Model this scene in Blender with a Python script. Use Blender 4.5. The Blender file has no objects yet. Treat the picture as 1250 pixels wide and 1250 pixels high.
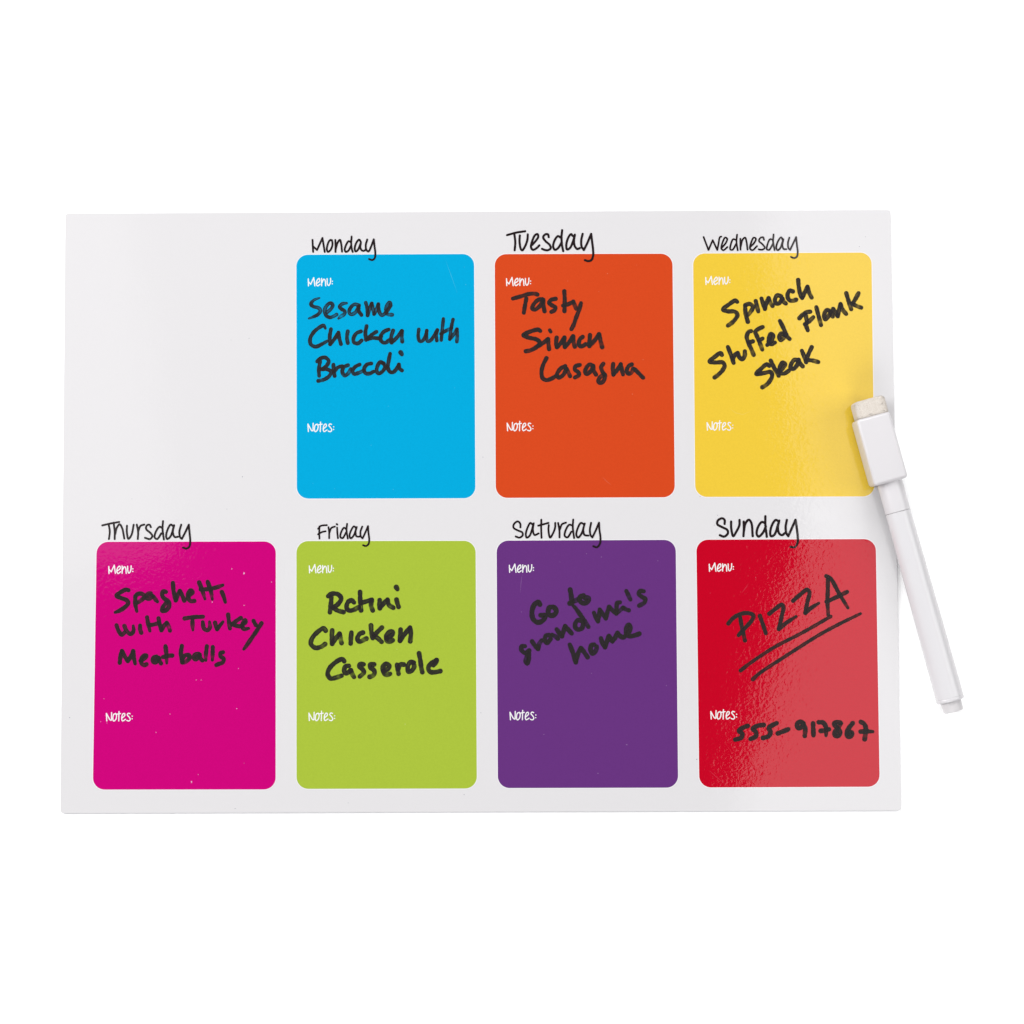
import bpy, bmesh, math, random
from mathutils import Vector, Matrix

random.seed(7)
scene = bpy.context.scene
COL = scene.collection

# ------------------------------------------------------------------ camera
CAMERA_MATRIX = [[0.9999889, 0.0045077, -0.0013384, 0.0108998], [-0.0045851, 0.9978775, -0.0649572, -0.0516445], [0.0010428, 0.0649626, 0.9978872, 0.7769171], [0.0, 0.0, 0.0, 1.0]]
cam_data = bpy.data.cameras.new('camera')
cam_data.sensor_width = 36.0
cam_data.lens = 2582.0 * 36.0 / 1250.0
cam_data.clip_start = 0.01
cam_data.clip_end = 50.0
cam = bpy.data.objects.new('camera', cam_data)
COL.objects.link(cam)
cam.matrix_world = Matrix(CAMERA_MATRIX)
scene.camera = cam

# ------------------------------------------------------------------ exposure
vs = scene.view_settings
vs.view_transform = 'Standard'
vs.look = 'None'
vs.exposure = 0.0
vs.gamma = 1.0
vs.use_curve_mapping = False

# ------------------------------------------------------------------ studio light
world = bpy.data.worlds.new('World')
scene.world = world
world.use_nodes = True
bg = world.node_tree.nodes['Background']
bg.inputs['Color'].default_value = (1.0, 0.99, 1.0, 1)
bg.inputs['Strength'].default_value = 0.075


def softbox(name, loc, target, sx, sy, radiance, spin=0.0, color=(1, 1, 1)):
    """A rectangular studio softbox aimed at a point; radiance in scene units."""
    d = bpy.data.lights.new(name, 'AREA')
    d.shape = 'RECTANGLE'
    d.size, d.size_y = sx, sy
    d.energy = radiance * math.pi * sx * sy
    d.color = color
    o = bpy.data.objects.new(name, d)
    COL.objects.link(o)
    z = (Vector(loc) - Vector(target)).normalized()
    up = Vector((0, 1, 0))
    x = up.cross(z).normalized()
    y = z.cross(x)
    m = Matrix((x, y, z)).transposed().to_4x4()
    o.matrix_world = Matrix.Translation(loc) @ m @ Matrix.Rotation(spin, 4, 'Z')
    return o


def overhead(name, edge_a, edge_b, z, width, over_a, over_b, radiance, side=1):
    """A softbox hung flat overhead, one long edge running along a->b."""
    a, b = Vector(edge_a), Vector(edge_b)
    t = (b - a).normalized()
    a = a - t * over_a
    b = b + t * over_b
    n = Vector((t.y, -t.x)) * side
    c = (a + b) / 2 + n * width / 2
    d = bpy.data.lights.new(name, 'AREA')
    d.shape = 'RECTANGLE'
    d.size, d.size_y = width, (b - a).length
    d.energy = radiance * math.pi * d.size * d.size_y
    o = bpy.data.objects.new(name, d)
    COL.objects.link(o)
    o.location = (c.x, c.y, z)
    o.rotation_euler = (0, 0, math.atan2(t.y, t.x) - math.pi / 2)
    return o


KEY = 1.205
overhead('softbox_right_lower', (0.203, -0.1715), (0.262, 0.048), 1.00, 0.45, 0.14, 0.02, 1.95)
overhead('softbox_right_upper', (0.262, 0.0768), (0.237, 0.284), 1.02, 0.45, 0.02, 0.12, 1.9)
overhead('softbox_left', (-0.268, 0.03), (-0.306, 0.291), 1.00, 0.40, 0.0, 0.2, 0.72, side=-1)
softbox('key_left', (-1.35, 0.25, 0.85), (0, 0, 0), 0.9, 0.9, 9.0 * KEY)
softbox('key_right', (1.25, 0.10, 0.95), (0, 0, 0), 0.9, 0.9, 3.5 * KEY)
softbox('key_top', (-0.15, 1.30, 0.95), (0, 0, 0), 0.9, 0.9, 7.0 * KEY)
softbox('key_bottom', (0.0, -1.35, 0.95), (0, 0, 0), 0.9, 0.9, 4.9 * KEY)

# ------------------------------------------------------------------ materials


def srgb(r, g, b, div=1.0):
    def f(c):
        c /= 255.0
        return (c / 12.92 if c <= 0.04045 else ((c + 0.055) / 1.055) ** 2.4) / div
    return (f(r), f(g), f(b), 1.0)


EXPO = 1.68


def new_mat(name):
    m = bpy.data.materials.new(name)
    m.use_nodes = True
    nt = m.node_tree
    return m, nt, nt.nodes, nt.links, nt.nodes['Principled BSDF']


def peel_bump(nt, strength=1.0):
    """Fine orange-peel of the glossy laminate plus a slow waviness."""
    N, L = nt.nodes, nt.links
    tc = N.new('ShaderNodeTexCoord')
    fine = N.new('ShaderNodeTexNoise')
    fine.inputs['Scale'].default_value = 800.0
    fine.inputs['Detail'].default_value = 1.5
    fine.inputs['Roughness'].default_value = 0.45
    fine.inputs['Distortion'].default_value = 0.6
    L.new(tc.outputs['Object'], fine.inputs['Vector'])
    slow = N.new('ShaderNodeTexNoise')
    slow.inputs['Scale'].default_value = 75.0
    slow.inputs['Detail'].default_value = 1.5
    L.new(tc.outputs['Object'], slow.inputs['Vector'])
    b1 = N.new('ShaderNodeBump')
    b1.inputs['Strength'].default_value = 1.0
    b1.inputs['Distance'].default_value = 4e-5 * strength
    L.new(slow.outputs['Fac'], b1.inputs['Height'])
    b2 = N.new('ShaderNodeBump')
    b2.inputs['Strength'].default_value = 1.0
    b2.inputs['Distance'].default_value = 2.1e-5 * strength
    L.new(fine.outputs['Fac'], b2.inputs['Height'])
    L.new(b1.outputs['Normal'], b2.inputs['Normal'])
    return b2.outputs['Normal']


def laminate(name, color, grain=0.045, rough=0.045):
    m, nt, N, L, P = new_mat(name)
    tc = N.new('ShaderNodeTexCoord')
    no = N.new('ShaderNodeTexNoise')
    no.inputs['Scale'].default_value = 1500.0
    no.inputs['Detail'].default_value = 3.0
    no.inputs['Roughness'].default_value = 0.7
    L.new(tc.outputs['Object'], no.inputs['Vector'])
    mr = N.new('ShaderNodeMapRange')
    mr.inputs['From Min'].default_value = 0.25
    mr.inputs['From Max'].default_value = 0.75
    mr.inputs['To Min'].default_value = 1.0 - grain
    mr.inputs['To Max'].default_value = 1.0 + grain
    L.new(no.outputs['Fac'], mr.inputs['Value'])
    mx = N.new('ShaderNodeVectorMath')
    mx.operation = 'SCALE'
    mx.inputs[0].default_value = color[:3]
    L.new(mr.outputs['Result'], mx.inputs['Scale'])
    L.new(mx.outputs['Vector'], P.inputs['Base Color'])
    P.inputs['Roughness'].default_value = rough
    P.inputs['IOR'].default_value = 1.45
    L.new(peel_bump(nt), P.inputs['Normal'])
    return m


M_BOARD = laminate('board_white', srgb(235, 233, 235, EXPO), 0.008)
M_HALO = laminate('halo_white', srgb(250, 248, 251, EXPO), 0.004)  # brighter white for the added halo rims round the panels
M_CAPTION = laminate('caption_white', srgb(253, 252, 253, EXPO), 0.0)
PANEL_COLORS = {
    'mon': (0, 175, 227), 'tue': (222, 76, 32), 'wed': (247, 208, 65), 'thu': (211, 0, 126),
    'fri': (176, 200, 64), 'sat': (107, 53, 131), 'sun': (205, 0, 36)}
M_PANEL = {k: laminate('panel_' + k, srgb(*v, EXPO)) for k, v in PANEL_COLORS.items()}
M_FLECK = {}
for k, v in PANEL_COLORS.items():
    q = 0.72 if k == 'thu' else 0.36
    M_FLECK[k] = laminate('worn_' + k, srgb(*[a * (1 - q) + 246 * q for a in v], EXPO), 0.0)
M_SPECK = laminate('dust_grey', srgb(150, 150, 165, EXPO), 0.0)
M_PRINT = laminate('print_black', srgb(38, 29, 31, EXPO), 0.0)

m, nt, N, L, P = new_mat('backing_grey')
P.inputs['Base Color'].default_value = srgb(140, 142, 156, EXPO)
P.inputs['Roughness'].default_value = 0.6
M_BACK = m

# dry-erase ink: a thin film whose density varies along the stroke
m, nt, N, L, P = new_mat('marker_ink')
P.inputs['Base Color'].default_value = (0.016, 0.0138, 0.0138, 1)
P.inputs['Roughness'].default_value = 0.34
P.inputs['IOR'].default_value = 1.45
P.inputs['Specular IOR Level'].default_value = 0.14
uv = N.new('ShaderNodeUVMap')
uv.uv_map = 'stroke'
mp = N.new('ShaderNodeMapping')
mp.inputs['Scale'].default_value = (0.40, 2.7, 1)
L.new(uv.outputs['UV'], mp.inputs['Vector'])
no = N.new('ShaderNodeTexNoise')
no.inputs['Scale'].default_value = 1.0
no.inputs['Detail'].default_value = 2.0
L.new(mp.outputs['Vector'], no.inputs['Vector'])
mr = N.new('ShaderNodeMapRange')
mr.inputs['From Min'].default_value = 0.50
mr.inputs['From Max'].default_value = 0.74
mr.inputs['To Min'].default_value = 0.0
mr.inputs['To Max'].default_value = 0.33
L.new(no.outputs['Fac'], mr.inputs['Value'])
at = N.new('ShaderNodeAttribute')
at.attribute_name = 'ink_density'
sb = N.new('ShaderNodeMath')
sb.operation = 'SUBTRACT'
sb.use_clamp = True
L.new(at.outputs['Fac'], sb.inputs[0])
L.new(mr.outputs['Result'], sb.inputs[1])
tr = N.new('ShaderNodeBsdfTransparent')
ms = N.new('ShaderNodeMixShader')
L.new(sb.outputs[0], ms.inputs['Fac'])
L.new(tr.outputs[0], ms.inputs[1])
L.new(P.outputs[0], ms.inputs[2])
L.new(ms.outputs[0], N['Material Output'].inputs['Surface'])
M_INK = m


def plastic(name, col, rough=0.28):
    m, nt, N, L, P = new_mat(name)
    tc = N.new('ShaderNodeTexCoord')
    no = N.new('ShaderNodeTexNoise')
    no.inputs['Scale'].default_value = 90.0
    no.inputs['Detail'].default_value = 3.0
    L.new(tc.outputs['Object'], no.inputs['Vector'])
    bp = N.new('ShaderNodeBump')
    bp.inputs['Distance'].default_value = 2.0e-5
    L.new(no.outputs['Fac'], bp.inputs['Height'])
    P.inputs['Base Color'].default_value = col
    P.inputs['Roughness'].default_value = rough
    P.inputs['IOR'].default_value = 1.45
    L.new(bp.outputs['Normal'], P.inputs['Normal'])
    return m


M_CAP = plastic('cap_plastic', srgb(236, 233, 236, EXPO), 0.30)
M_BARREL = plastic('barrel_plastic', srgb(237, 235, 238, EXPO), 0.24)
M_PLUG = plastic('plug_plastic', srgb(236, 233, 235, EXPO), 0.40)

m, nt, N, L, P = new_mat('wool_felt')
tc = N.new('ShaderNodeTexCoord')
no = N.new('ShaderNodeTexNoise')
no.inputs['Scale'].default_value = 2600.0
no.inputs['Detail'].default_value = 4.0
L.new(tc.outputs['Object'], no.inputs['Vector'])
cr = N.new('ShaderNodeValToRGB')
cr.color_ramp.elements[0].position = 0.30
cr.color_ramp.elements[0].color = srgb(224, 213, 201, EXPO)
cr.color_ramp.elements[1].position = 0.62
cr.color_ramp.elements[1].color = srgb(243, 235, 226, EXPO)
L.new(no.outputs['Fac'], cr.inputs['Fac'])
L.new(cr.outputs['Color'], P.inputs['Base Color'])
P.inputs['Roughness'].default_value = 1.0
P.inputs['Specular IOR Level'].default_value = 0.1
bp = N.new('ShaderNodeBump')
bp.inputs['Distance'].default_value = 1.2e-4
L.new(no.outputs['Fac'], bp.inputs['Height'])
L.new(bp.outputs['Normal'], P.inputs['Normal'])
M_FELT = m

m, nt, N, L, P = new_mat('white_table')
P.inputs['Base Color'].default_value = (0.95, 0.95, 0.95, 1)
P.inputs['Roughness'].default_value = 0.7
P.inputs['Specular IOR Level'].default_value = 0.2
M_TABLE = m

# ------------------------------------------------------------------ helpers


def link_mesh(name, bm, mat, parent=None):
    me = bpy.data.meshes.new(name)
    bm.normal_update()
    bm.to_mesh(me)
    bm.free()
    me.materials.append(mat)
    o = bpy.data.objects.new(name, me)
    COL.objects.link(o)
    if parent:
        o.parent = parent
    return o


def thing(name, label, cat, loc=(0, 0, 0)):
    o = bpy.data.objects.new(name, None)
    COL.objects.link(o)
    o.location = loc
    o['label'] = label
    o['category'] = cat
    return o


def smooth(o, angle=0.7):
    for p in o.data.polygons:
        p.use_smooth = True
    try:
        o.data.set_sharp_from_angle(angle=angle)
    except Exception:
        pass


def round_quad(quad, r, grow=0.0, seg=10):
    """Outline (m) of a four-cornered sheet with rounded corners; quad in mm, TL TR BR BL."""
    q = [Vector((a, b)) for a, b in quad]
    cen = sum(q, Vector((0, 0))) / 4
    if grow:
        q = [v + Vector((math.copysign(grow, v.x - cen.x), math.copysign(grow, v.y - cen.y))) for v in q]
        r = r + grow
    pts = []
    for i in range(4):
        v, a, b = q[i], q[i - 1], q[(i + 1) % 4]
        da, db = (a - v).normalized(), (b - v).normalized()
        c = v + (da + db) * r
        s = -db * r
        e = -da * r
        for k in range(seg + 1):
            t = k / seg * math.pi / 2
            pts.append((c + s * math.cos(t) + e * math.sin(t)) * 1e-3)
    return pts


def prism(outlines):
    """Closed solid from stacked outlines [(points, z)], bottom first."""
    bm = bmesh.new()
    rings = [[bm.verts.new((p.x, p.y, z)) for p in pts] for pts, z in outlines]
    n = len(rings[0])
    for a, b in zip(rings, rings[1:]):
        for i in range(n):
            bm.faces.new((a[i], a[(i + 1) % n], b[(i + 1) % n], b[i]))
    bm.faces.new(rings[-1])
    bm.faces.new(list(reversed(rings[0])))
    bmesh.ops.recalc_face_normals(bm, faces=bm.faces)
    return bm


def flat(pts, z):
    bm = bmesh.new()
    f = bm.faces.new([bm.verts.new((p.x, p.y, z)) for p in pts])
    f.normal_update()
    if f.normal.z < 0:
        f.normal_flip()
    return bm


def catmull(pts, step=0.22):
    """Centripetal-like Catmull-Rom through (x, y, w) points, all in mm."""
    if len(pts) == 1:
        return [pts[0], (pts[0][0] + 0.02, pts[0][1], pts[0][2])]
    P = [Vector(p) for p in pts]
    if len(P) == 2:
        d = (P[1] - P[0]).length
        n = max(2, int(d / step))
        return [tuple(P[0].lerp(P[1], i / n)) for i in range(n + 1)]
    ext = [P[0] * 2 - P[1]] + P + [P[-1] * 2 - P[-2]]
    out = []
    for i in range(1, len(ext) - 2):
        p0, p1, p2, p3 = ext[i - 1:i + 3]
        def kn(a, b):
            return max(1e-4, math.hypot(a.x - b.x, a.y - b.y)) ** 0.5
        t0 = 0.0
        t1 = t0 + kn(p0, p1)
        t2 = t1 + kn(p1, p2)
        t3 = t2 + kn(p2, p3)
        n = max(2, int((p2 - p1).length / step))
        for k in range(n):
            t = t1 + (t2 - t1) * k / n
            a1 = p0 * ((t1 - t) / (t1 - t0)) + p1 * ((t - t0) / (t1 - t0))
            a2 = p1 * ((t2 - t) / (t2 - t1)) + p2 * ((t - t1) / (t2 - t1))
            a3 = p2 * ((t3 - t) / (t3 - t2)) + p3 * ((t - t2) / (t3 - t2))
            b1 = a1 * ((t2 - t) / (t2 - t0)) + a2 * ((t - t0) / (t2 - t0))
            b2 = a2 * ((t3 - t) / (t3 - t1)) + a3 * ((t - t1) / (t3 - t1))
            out.append(tuple(b1 * ((t2 - t) / (t2 - t1)) + b2 * ((t - t1) / (t2 - t1))))
    out.append(tuple(P[-1]))
    return out


CAPSEG = 7


def strokes_mesh(strokes, z0, hand, thin=0.0):
    """Every pen stroke of one line of writing, as flat ribbons with round ends."""
    bm = bmesh.new()
    uvl = bm.loops.layers.uv.new('stroke')
    den = bm.verts.layers.float.new('ink_density')
    z = z0
    for st in strokes:
        for si, seg in enumerate(st):
            if len(seg) < 1 or (si > 0 and len(seg) == 1):
                continue
            pts = catmull(seg)
            n = len(pts)
            s = [0.0]
            for a, b in zip(pts, pts[1:]):
                s.append(s[-1] + math.hypot(b[0] - a[0], b[1] - a[1]))
            tot = max(s[-1], 1e-4)
            ph = random.uniform(0, 6.28)
            off = random.uniform(0, 500)
            last = si == len(st) - 1
            fade = random.uniform(0.10, 0.34) if (hand and last and tot > 2.2 and random.random() < 0.6) else 0.0
            base = random.uniform(0.91, 0.97) if hand else 1.0
            rows = []
            for i in range(n):
                x, y, w = pts[i]
                a, b = pts[max(0, i - 1)], pts[min(n - 1, i + 1)]
                tx, ty = b[0] - a[0], b[1] - a[1]
                l = math.hypot(tx, ty) or 1.0
                tx, ty = tx / l, ty / l
                if hand:
                    w *= 1.0 + 0.05 * math.sin(ph + s[i] * 1.7) + 0.03 * math.sin(ph * 2 + s[i] * 4.1)
                rows.append((x, y, w / 2, tx, ty))
            def dens(u, mid=False):
                d = base
                if mid and thin:            # worn nib: a paler line down the middle of the stroke
                    d -= thin * (0.55 + 0.45 * math.sin(ph + u * 0.9))
                if fade:
                    q = (tot - u)
                    d -= fade * math.exp(-((q - 1.2) / 0.75) ** 2)
                return d
            def vert(x, y, u, zz, mid=False):
                v = bm.verts.new((x * 1e-3, y * 1e-3, zz))
                v[den] = dens(u, mid)
                return v
            def face(vs, uvs):
                f = bm.faces.new(vs)
                for lp, c in zip(f.loops, uvs):
                    lp[uvl].uv = c
            dz = 2e-6 / n
            prev = None
            for i, (x, y, h, tx, ty) in enumerate(rows):
                zz = z + dz * i
                lv = vert(x - ty * h, y + tx * h, s[i], zz)
                cv = vert(x, y, s[i], zz, True)
                rv = vert(x + ty * h, y - tx * h, s[i], zz)
                u = off + s[i]
                cur = (lv, cv, rv, u)
                if prev:
                    face((prev[0], prev[1], cv, lv), ((prev[3], 1), (prev[3], 0), (u, 0), (u, 1)))
                    face((prev[1], prev[2], rv, cv), ((prev[3], 0), (prev[3], -1), (u, -1), (u, 0)))
                if i in (0, n - 1):
                    sg = -1 if i == 0 else 1
                    ring = [lv]
                    for k in range(1, CAPSEG):
                        t = k / CAPSEG * math.pi
                        c, q = math.cos(t), math.sin(t) * sg
                        ring.append(vert(x - ty * h * c + tx * h * q, y + tx * h * c + ty * h * q, s[i], zz))
                    ring.append(rv)
                    for k in range(CAPSEG):
                        t1, t2 = k / CAPSEG * math.pi, (k + 1) / CAPSEG * math.pi
                        vs_ = (cv, ring[k + 1], ring[k]) if sg > 0 else (cv, ring[k], ring[k + 1])
                        tt = ((t2, t1) if sg > 0 else (t1, t2))
                        face(vs_, ((u, 0),) + tuple((u + sg * h * math.sin(t), math.cos(t)) for t in tt))
                prev = cur
            z += 4e-6
    bmesh.ops.recalc_face_normals(bm, faces=bm.faces)
    for f in bm.faces:
        f.normal_update()
        if f.normal.z < 0:
            f.normal_flip()
    return bm


# ------------------------------------------------------------------ traced shapes, millimetres on the board's face
WRITING = [
 ('mon', 'heading', 'Monday', [[[(-61.52,100.25,0.74),(-61.42,98.04,0.74),(-61.27,95.74,0.74)]],[[(-61.3,97.79,0.74),(-59.84,96.44,0.74)],[(-59.84,96.44,0.74),(-57.85,100.94,0.74)],[(-57.85,100.94,0.74),(-57.42,98.33,0.74),(-56.99,95.72,0.74)]],[[(-54.32,100.09,0.74),(-55.14,100.0,0.74),(-55.96,98.32,0.74),(-56.2,96.48,0.74),(-55.75,95.71,0.74),(-54.84,96.48,0.74),(-54.14,98.31,0.74),(-54.32,99.85,0.74),(-54.84,100.22,0.74)]],[[(-53.08,100.15,0.74),(-52.99,98.0,0.74),(-53.01,95.7,0.74)]],[[(-52.92,96.77,0.74),(-52.26,99.07,0.74),(-51.35,100.2,0.74),(-50.89,98.6,0.74),(-50.59,95.78,0.74)]],[[(-47.34,99.36,0.74),(-48.16,99.67,0.74),(-49.07,98.29,0.74),(-49.59,96.45,0.74),(-49.16,95.68,0.74),(-48.25,96.14,0.74),(-47.25,97.98,0.74)]],[[(-47.04,101.41,0.74),(-47.19,98.9,0.74),(-47.01,97.05,0.74),(-46.64,95.67,0.74)]],[[(-43.61,99.34,0.74),(-44.22,100.26,0.74),(-45.22,99.19,0.74),(-45.88,97.05,0.74),(-45.58,95.82,0.74),(-44.82,96.28,0.74),(-43.61,99.03,0.74)],[(-43.61,99.03,0.74),(-43.82,97.35,0.74),(-43.3,96.27,0.74),(-42.39,96.05,0.74),(-41.7,96.72,0.74)]],[[(-41.24,100.25,0.74),(-41.79,98.26,0.74),(-41.57,96.42,0.74),(-40.82,95.8,0.74),(-39.81,97.64,0.74),(-38.84,100.33,0.74)],[(-38.84,100.33,0.74),(-38.54,97.63,0.74),(-38.24,94.87,0.74),(-38.54,93.19,0.74),(-39.45,92.58,0.74),(-40.54,92.95,0.74)]]]),
 ('mon', 'hand', 'Sesame', [[[(-58.97,78.49,0.66),(-61.03,77.68,1.15),(-62.09,76.24,1.39),(-61.18,75.32,1.39),(-59.36,74.83,1.39),(-58.54,73.85,1.39),(-59.35,72.47,1.39),(-61.17,71.48,1.15),(-62.84,70.87,0.79)]],[[(-56.12,73.16,1.39),(-54.51,74.59,1.39),(-54.0,75.96,1.39),(-54.97,76.58,1.39),(-56.33,75.52,1.39),(-57.02,73.69,1.39),(-56.48,72.0,1.39),(-55.11,71.23,1.39),(-53.75,71.63,1.39),(-52.6,72.29,1.39)]],[[(-48.85,76.55,0.85),(-50.36,76.31,1.39),(-51.48,75.28,1.39),(-50.79,74.36,1.39),(-49.57,73.56,1.39),(-49.72,72.43,1.39),(-50.87,71.67,1.39),(-51.87,70.82,0.91)]],[[(-44.3,75.68,1.39),(-45.88,76.08,1.39),(-47.39,74.87,1.39),(-47.94,73.13,1.39),(-47.15,72.33,1.39),(-45.58,73.12,1.39),(-44.42,75.31,1.39)],[(-44.42,75.31,1.39),(-44.3,73.48,1.39),(-43.39,72.1,1.39)]],[[(-41.79,76.67,1.39),(-41.24,74.38,1.39),(-41.12,71.94,1.39)],[(-41.12,71.94,1.39),(-40.37,74.38,1.39),(-39.58,76.36,1.39)],[(-39.58,76.36,1.39),(-39.21,74.52,1.39),(-38.73,72.38,1.39)],[(-38.73,72.38,1.39),(-37.85,74.21,1.39),(-37.15,76.13,1.39)],[(-37.15,76.13,1.39),(-36.94,73.75,1.39),(-36.03,71.97,1.39),(-35.13,72.28,1.39),(-33.76,73.74,1.39),(-32.61,75.87,1.39),(-33.0,76.73,1.39),(-33.91,75.72,1.39),(-34.31,73.89,1.39),(-33.76,72.36,1.39),(-32.01,72.11,1.39)]]]),
 ('mon', 'hand', 'Chicken', [[[(-56.71,67.18,1.03),(-57.38,68.19,1.45),(-58.95,67.5,1.45),(-61.01,65.77,1.45),(-62.34,63.33,1.45),(-62.06,61.2,1.45),(-60.34,60.37,1.45),(-57.98,61.33,1.45),(-55.86,62.54,1.03)]],[[(-54.66,66.87,1.45),(-55.11,64.06,1.45),(-54.95,61.26,1.45)],[(-54.95,61.26,1.45),(-53.29,63.29,1.45),(-51.87,65.64,1.45)],[(-51.87,65.64,1.45),(-51.63,63.74,1.45),(-50.96,61.24,1.45)]],[[(-48.45,66.02,1.45),(-48.75,63.73,1.45),(-48.45,61.66,1.45)]],[[(-43.58,66.0,1.45),(-45.27,65.24,1.45),(-46.33,63.41,1.45),(-46.12,61.89,1.45),(-44.73,61.52,1.45),(-43.3,62.64,1.45)]],[[(-41.49,67.97,1.45),(-41.94,65.53,1.45),(-41.7,62.78,1.45)]],[[(-37.85,65.82,1.45),(-39.52,64.76,1.45),(-41.18,63.09,1.45)],[(-41.18,63.09,1.45),(-39.22,63.54,1.45),(-36.8,63.43,1.45),(-36.04,64.13,1.45)]],[[(-33.31,66.65,1.45),(-35.13,65.81,1.45),(-36.34,63.98,1.45),(-36.04,62.3,1.45),(-34.68,61.69,1.45),(-33.1,62.75,1.45)]],[[(-31.71,66.25,1.45),(-32.41,63.96,1.45),(-32.26,61.77,1.45)],[(-32.26,61.77,1.45),(-30.29,63.65,1.45),(-28.44,66.08,1.45)],[(-28.44,66.08,1.45),(-28.5,63.95,1.45),(-28.32,62.12,1.45)]]]),
 ('mon', 'hand', 'with', [[[(-22.2,66.66,1.33),(-22.42,63.92,1.33),(-21.91,62.24,1.33),(-20.91,62.33,1.33),(-19.85,63.91,1.33),(-19.24,66.19,1.33)],[(-19.24,66.19,1.33),(-19.39,63.91,1.33),(-19.0,62.23,1.33),(-18.03,62.37,1.33),(-16.52,64.35,1.33),(-15.36,66.39,1.33)],[(-15.36,66.39,1.33),(-15.73,64.5,1.33),(-15.55,62.42,1.33)]],[[(-13.11,70.53,1.33),(-13.39,67.84,1.33),(-13.7,64.8,1.33),(-13.92,62.6,1.33)]],[[(-14.03,64.95,1.33),(-12.27,66.01,1.33),(-10.09,67.07,1.33)]],[[(-9.54,70.27,1.33),(-10.15,67.53,1.33),(-10.77,62.89,1.33)],[(-10.77,62.89,1.33),(-9.25,64.78,1.33),(-8.09,66.66,1.33)],[(-8.09,66.66,1.33),(-7.98,64.16,1.33),(-8.17,61.97,1.33)]]]),
 ('mon', 'hand', 'Broccoli', [[[(-58.64,54.94,1.45),(-59.12,51.9,1.45),(-58.99,49.52,1.45)]],[[(-59.72,54.88,1.45),(-58.73,55.91,1.45),(-56.76,56.3,1.45),(-55.49,55.08,1.45),(-56.15,53.4,1.45),(-58.03,51.95,1.45)],[(-58.03,51.95,1.45),(-55.85,51.88,1.45),(-54.58,50.96,1.45),(-55.39,49.29,1.45),(-57.36,48.08,1.45),(-59.32,47.64,1.45)]],[[(-53.74,53.64,1.45),(-53.64,51.87,1.45),(-53.28,49.43,1.45)]],[[(-53.43,51.11,1.45),(-52.07,52.62,1.45),(-50.47,53.07,1.45)]],[[(-48.35,53.43,1.45),(-49.8,52.77,1.45),(-50.47,51.1,1.45),(-49.65,49.57,1.45),(-48.35,50.33,1.45),(-47.32,51.99,1.45)]],[[(-44.06,53.65,1.45),(-45.57,52.9,1.45),(-46.72,51.29,1.45),(-46.02,50.16,1.45),(-44.36,50.61,1.45),(-42.49,51.52,1.45)]],[[(-39.76,54.03,1.45),(-41.19,53.73,1.45),(-42.4,52.13,1.45),(-41.94,50.45,1.45),(-40.43,50.29,1.45),(-38.86,51.04,1.45)]],[[(-35.14,54.07,1.45),(-36.35,54.59,1.45),(-37.56,52.86,1.45),(-37.71,50.89,1.45),(-36.8,50.34,1.45),(-35.14,51.64,1.45),(-34.68,53.16,1.45),(-35.74,54.23,1.45)]],[[(-34.69,52.85,1.45),(-33.84,52.7,1.45)]],[[(-32.81,57.62,1.45),(-33.32,55.13,1.45),(-33.63,52.54,1.45),(-32.93,50.93,1.45),(-31.81,50.71,1.45),(-30.51,51.92,1.45),(-29.6,53.59,1.45)],[(-29.6,53.59,1.45),(-29.3,52.07,1.45),(-28.46,51.39,1.45)]],[[(-28.93,58.09,1.69),(-28.48,57.39,1.51)]]]),
 ('tue', 'heading', 'Tuesday', [[[(10.59,101.71,0.85),(13.93,102.62,0.85),(17.28,103.12,0.85)]],[[(13.26,102.31,0.85),(13.61,98.94,0.85),(13.36,96.02,0.85)]],[[(15.3,101.54,0.85),(15.19,99.24,0.85),(15.67,96.47,0.85),(16.18,95.98,0.85),(17.25,97.54,0.85),(18.11,99.99,0.85),(18.24,101.92,0.85)]],[[(19.68,97.84,0.85),(21.21,99.52,0.85),(22.13,101.05,0.85),(21.89,102.03,0.85),(20.98,101.67,0.85),(19.93,99.52,0.85),(19.43,97.07,0.85),(20.13,96.15,0.85),(21.65,96.91,0.85),(22.53,97.82,0.85)]],[[(26.01,100.88,0.85),(25.77,101.89,0.85),(24.86,101.96,0.85),(23.95,100.88,0.85),(24.85,99.35,0.85),(26.36,97.96,0.85),(26.72,96.73,0.85),(25.59,95.97,0.85),(24.38,96.13,0.85),(23.53,96.5,0.85)]],[[(30.38,100.7,0.85),(29.48,101.26,0.85),(28.34,99.95,0.85),(27.63,97.34,0.85),(28.32,96.11,0.85),(29.54,96.87,0.85),(30.83,99.01,0.85)]],[[(31.01,103.46,0.85),(30.75,101.01,0.85),(30.91,97.94,0.85),(31.35,95.64,0.85)]],[[(34.88,101.3,0.85),(34.34,101.97,0.85),(33.36,100.84,0.85),(32.49,97.93,0.85),(32.78,96.24,0.85),(33.79,96.7,0.85),(34.87,98.84,0.85),(35.7,101.75,0.85)],[(35.7,101.75,0.85),(35.35,99.45,0.85),(35.71,97.31,0.85),(36.61,96.38,0.85),(37.52,96.75,0.85)]],[[(38.59,102.05,0.85),(38.06,99.6,0.85),(38.19,97.29,0.85),(38.98,96.0,0.85)],[(38.98,96.0,0.85),(40.18,98.36,0.85),(41.75,102.03,0.85)],[(41.75,102.03,0.85),(42.03,99.42,0.85),(42.38,96.36,0.85),(42.42,93.9,0.85),(41.74,92.22,0.85),(40.59,91.83,0.85),(39.37,92.2,0.85)]]]),
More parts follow.
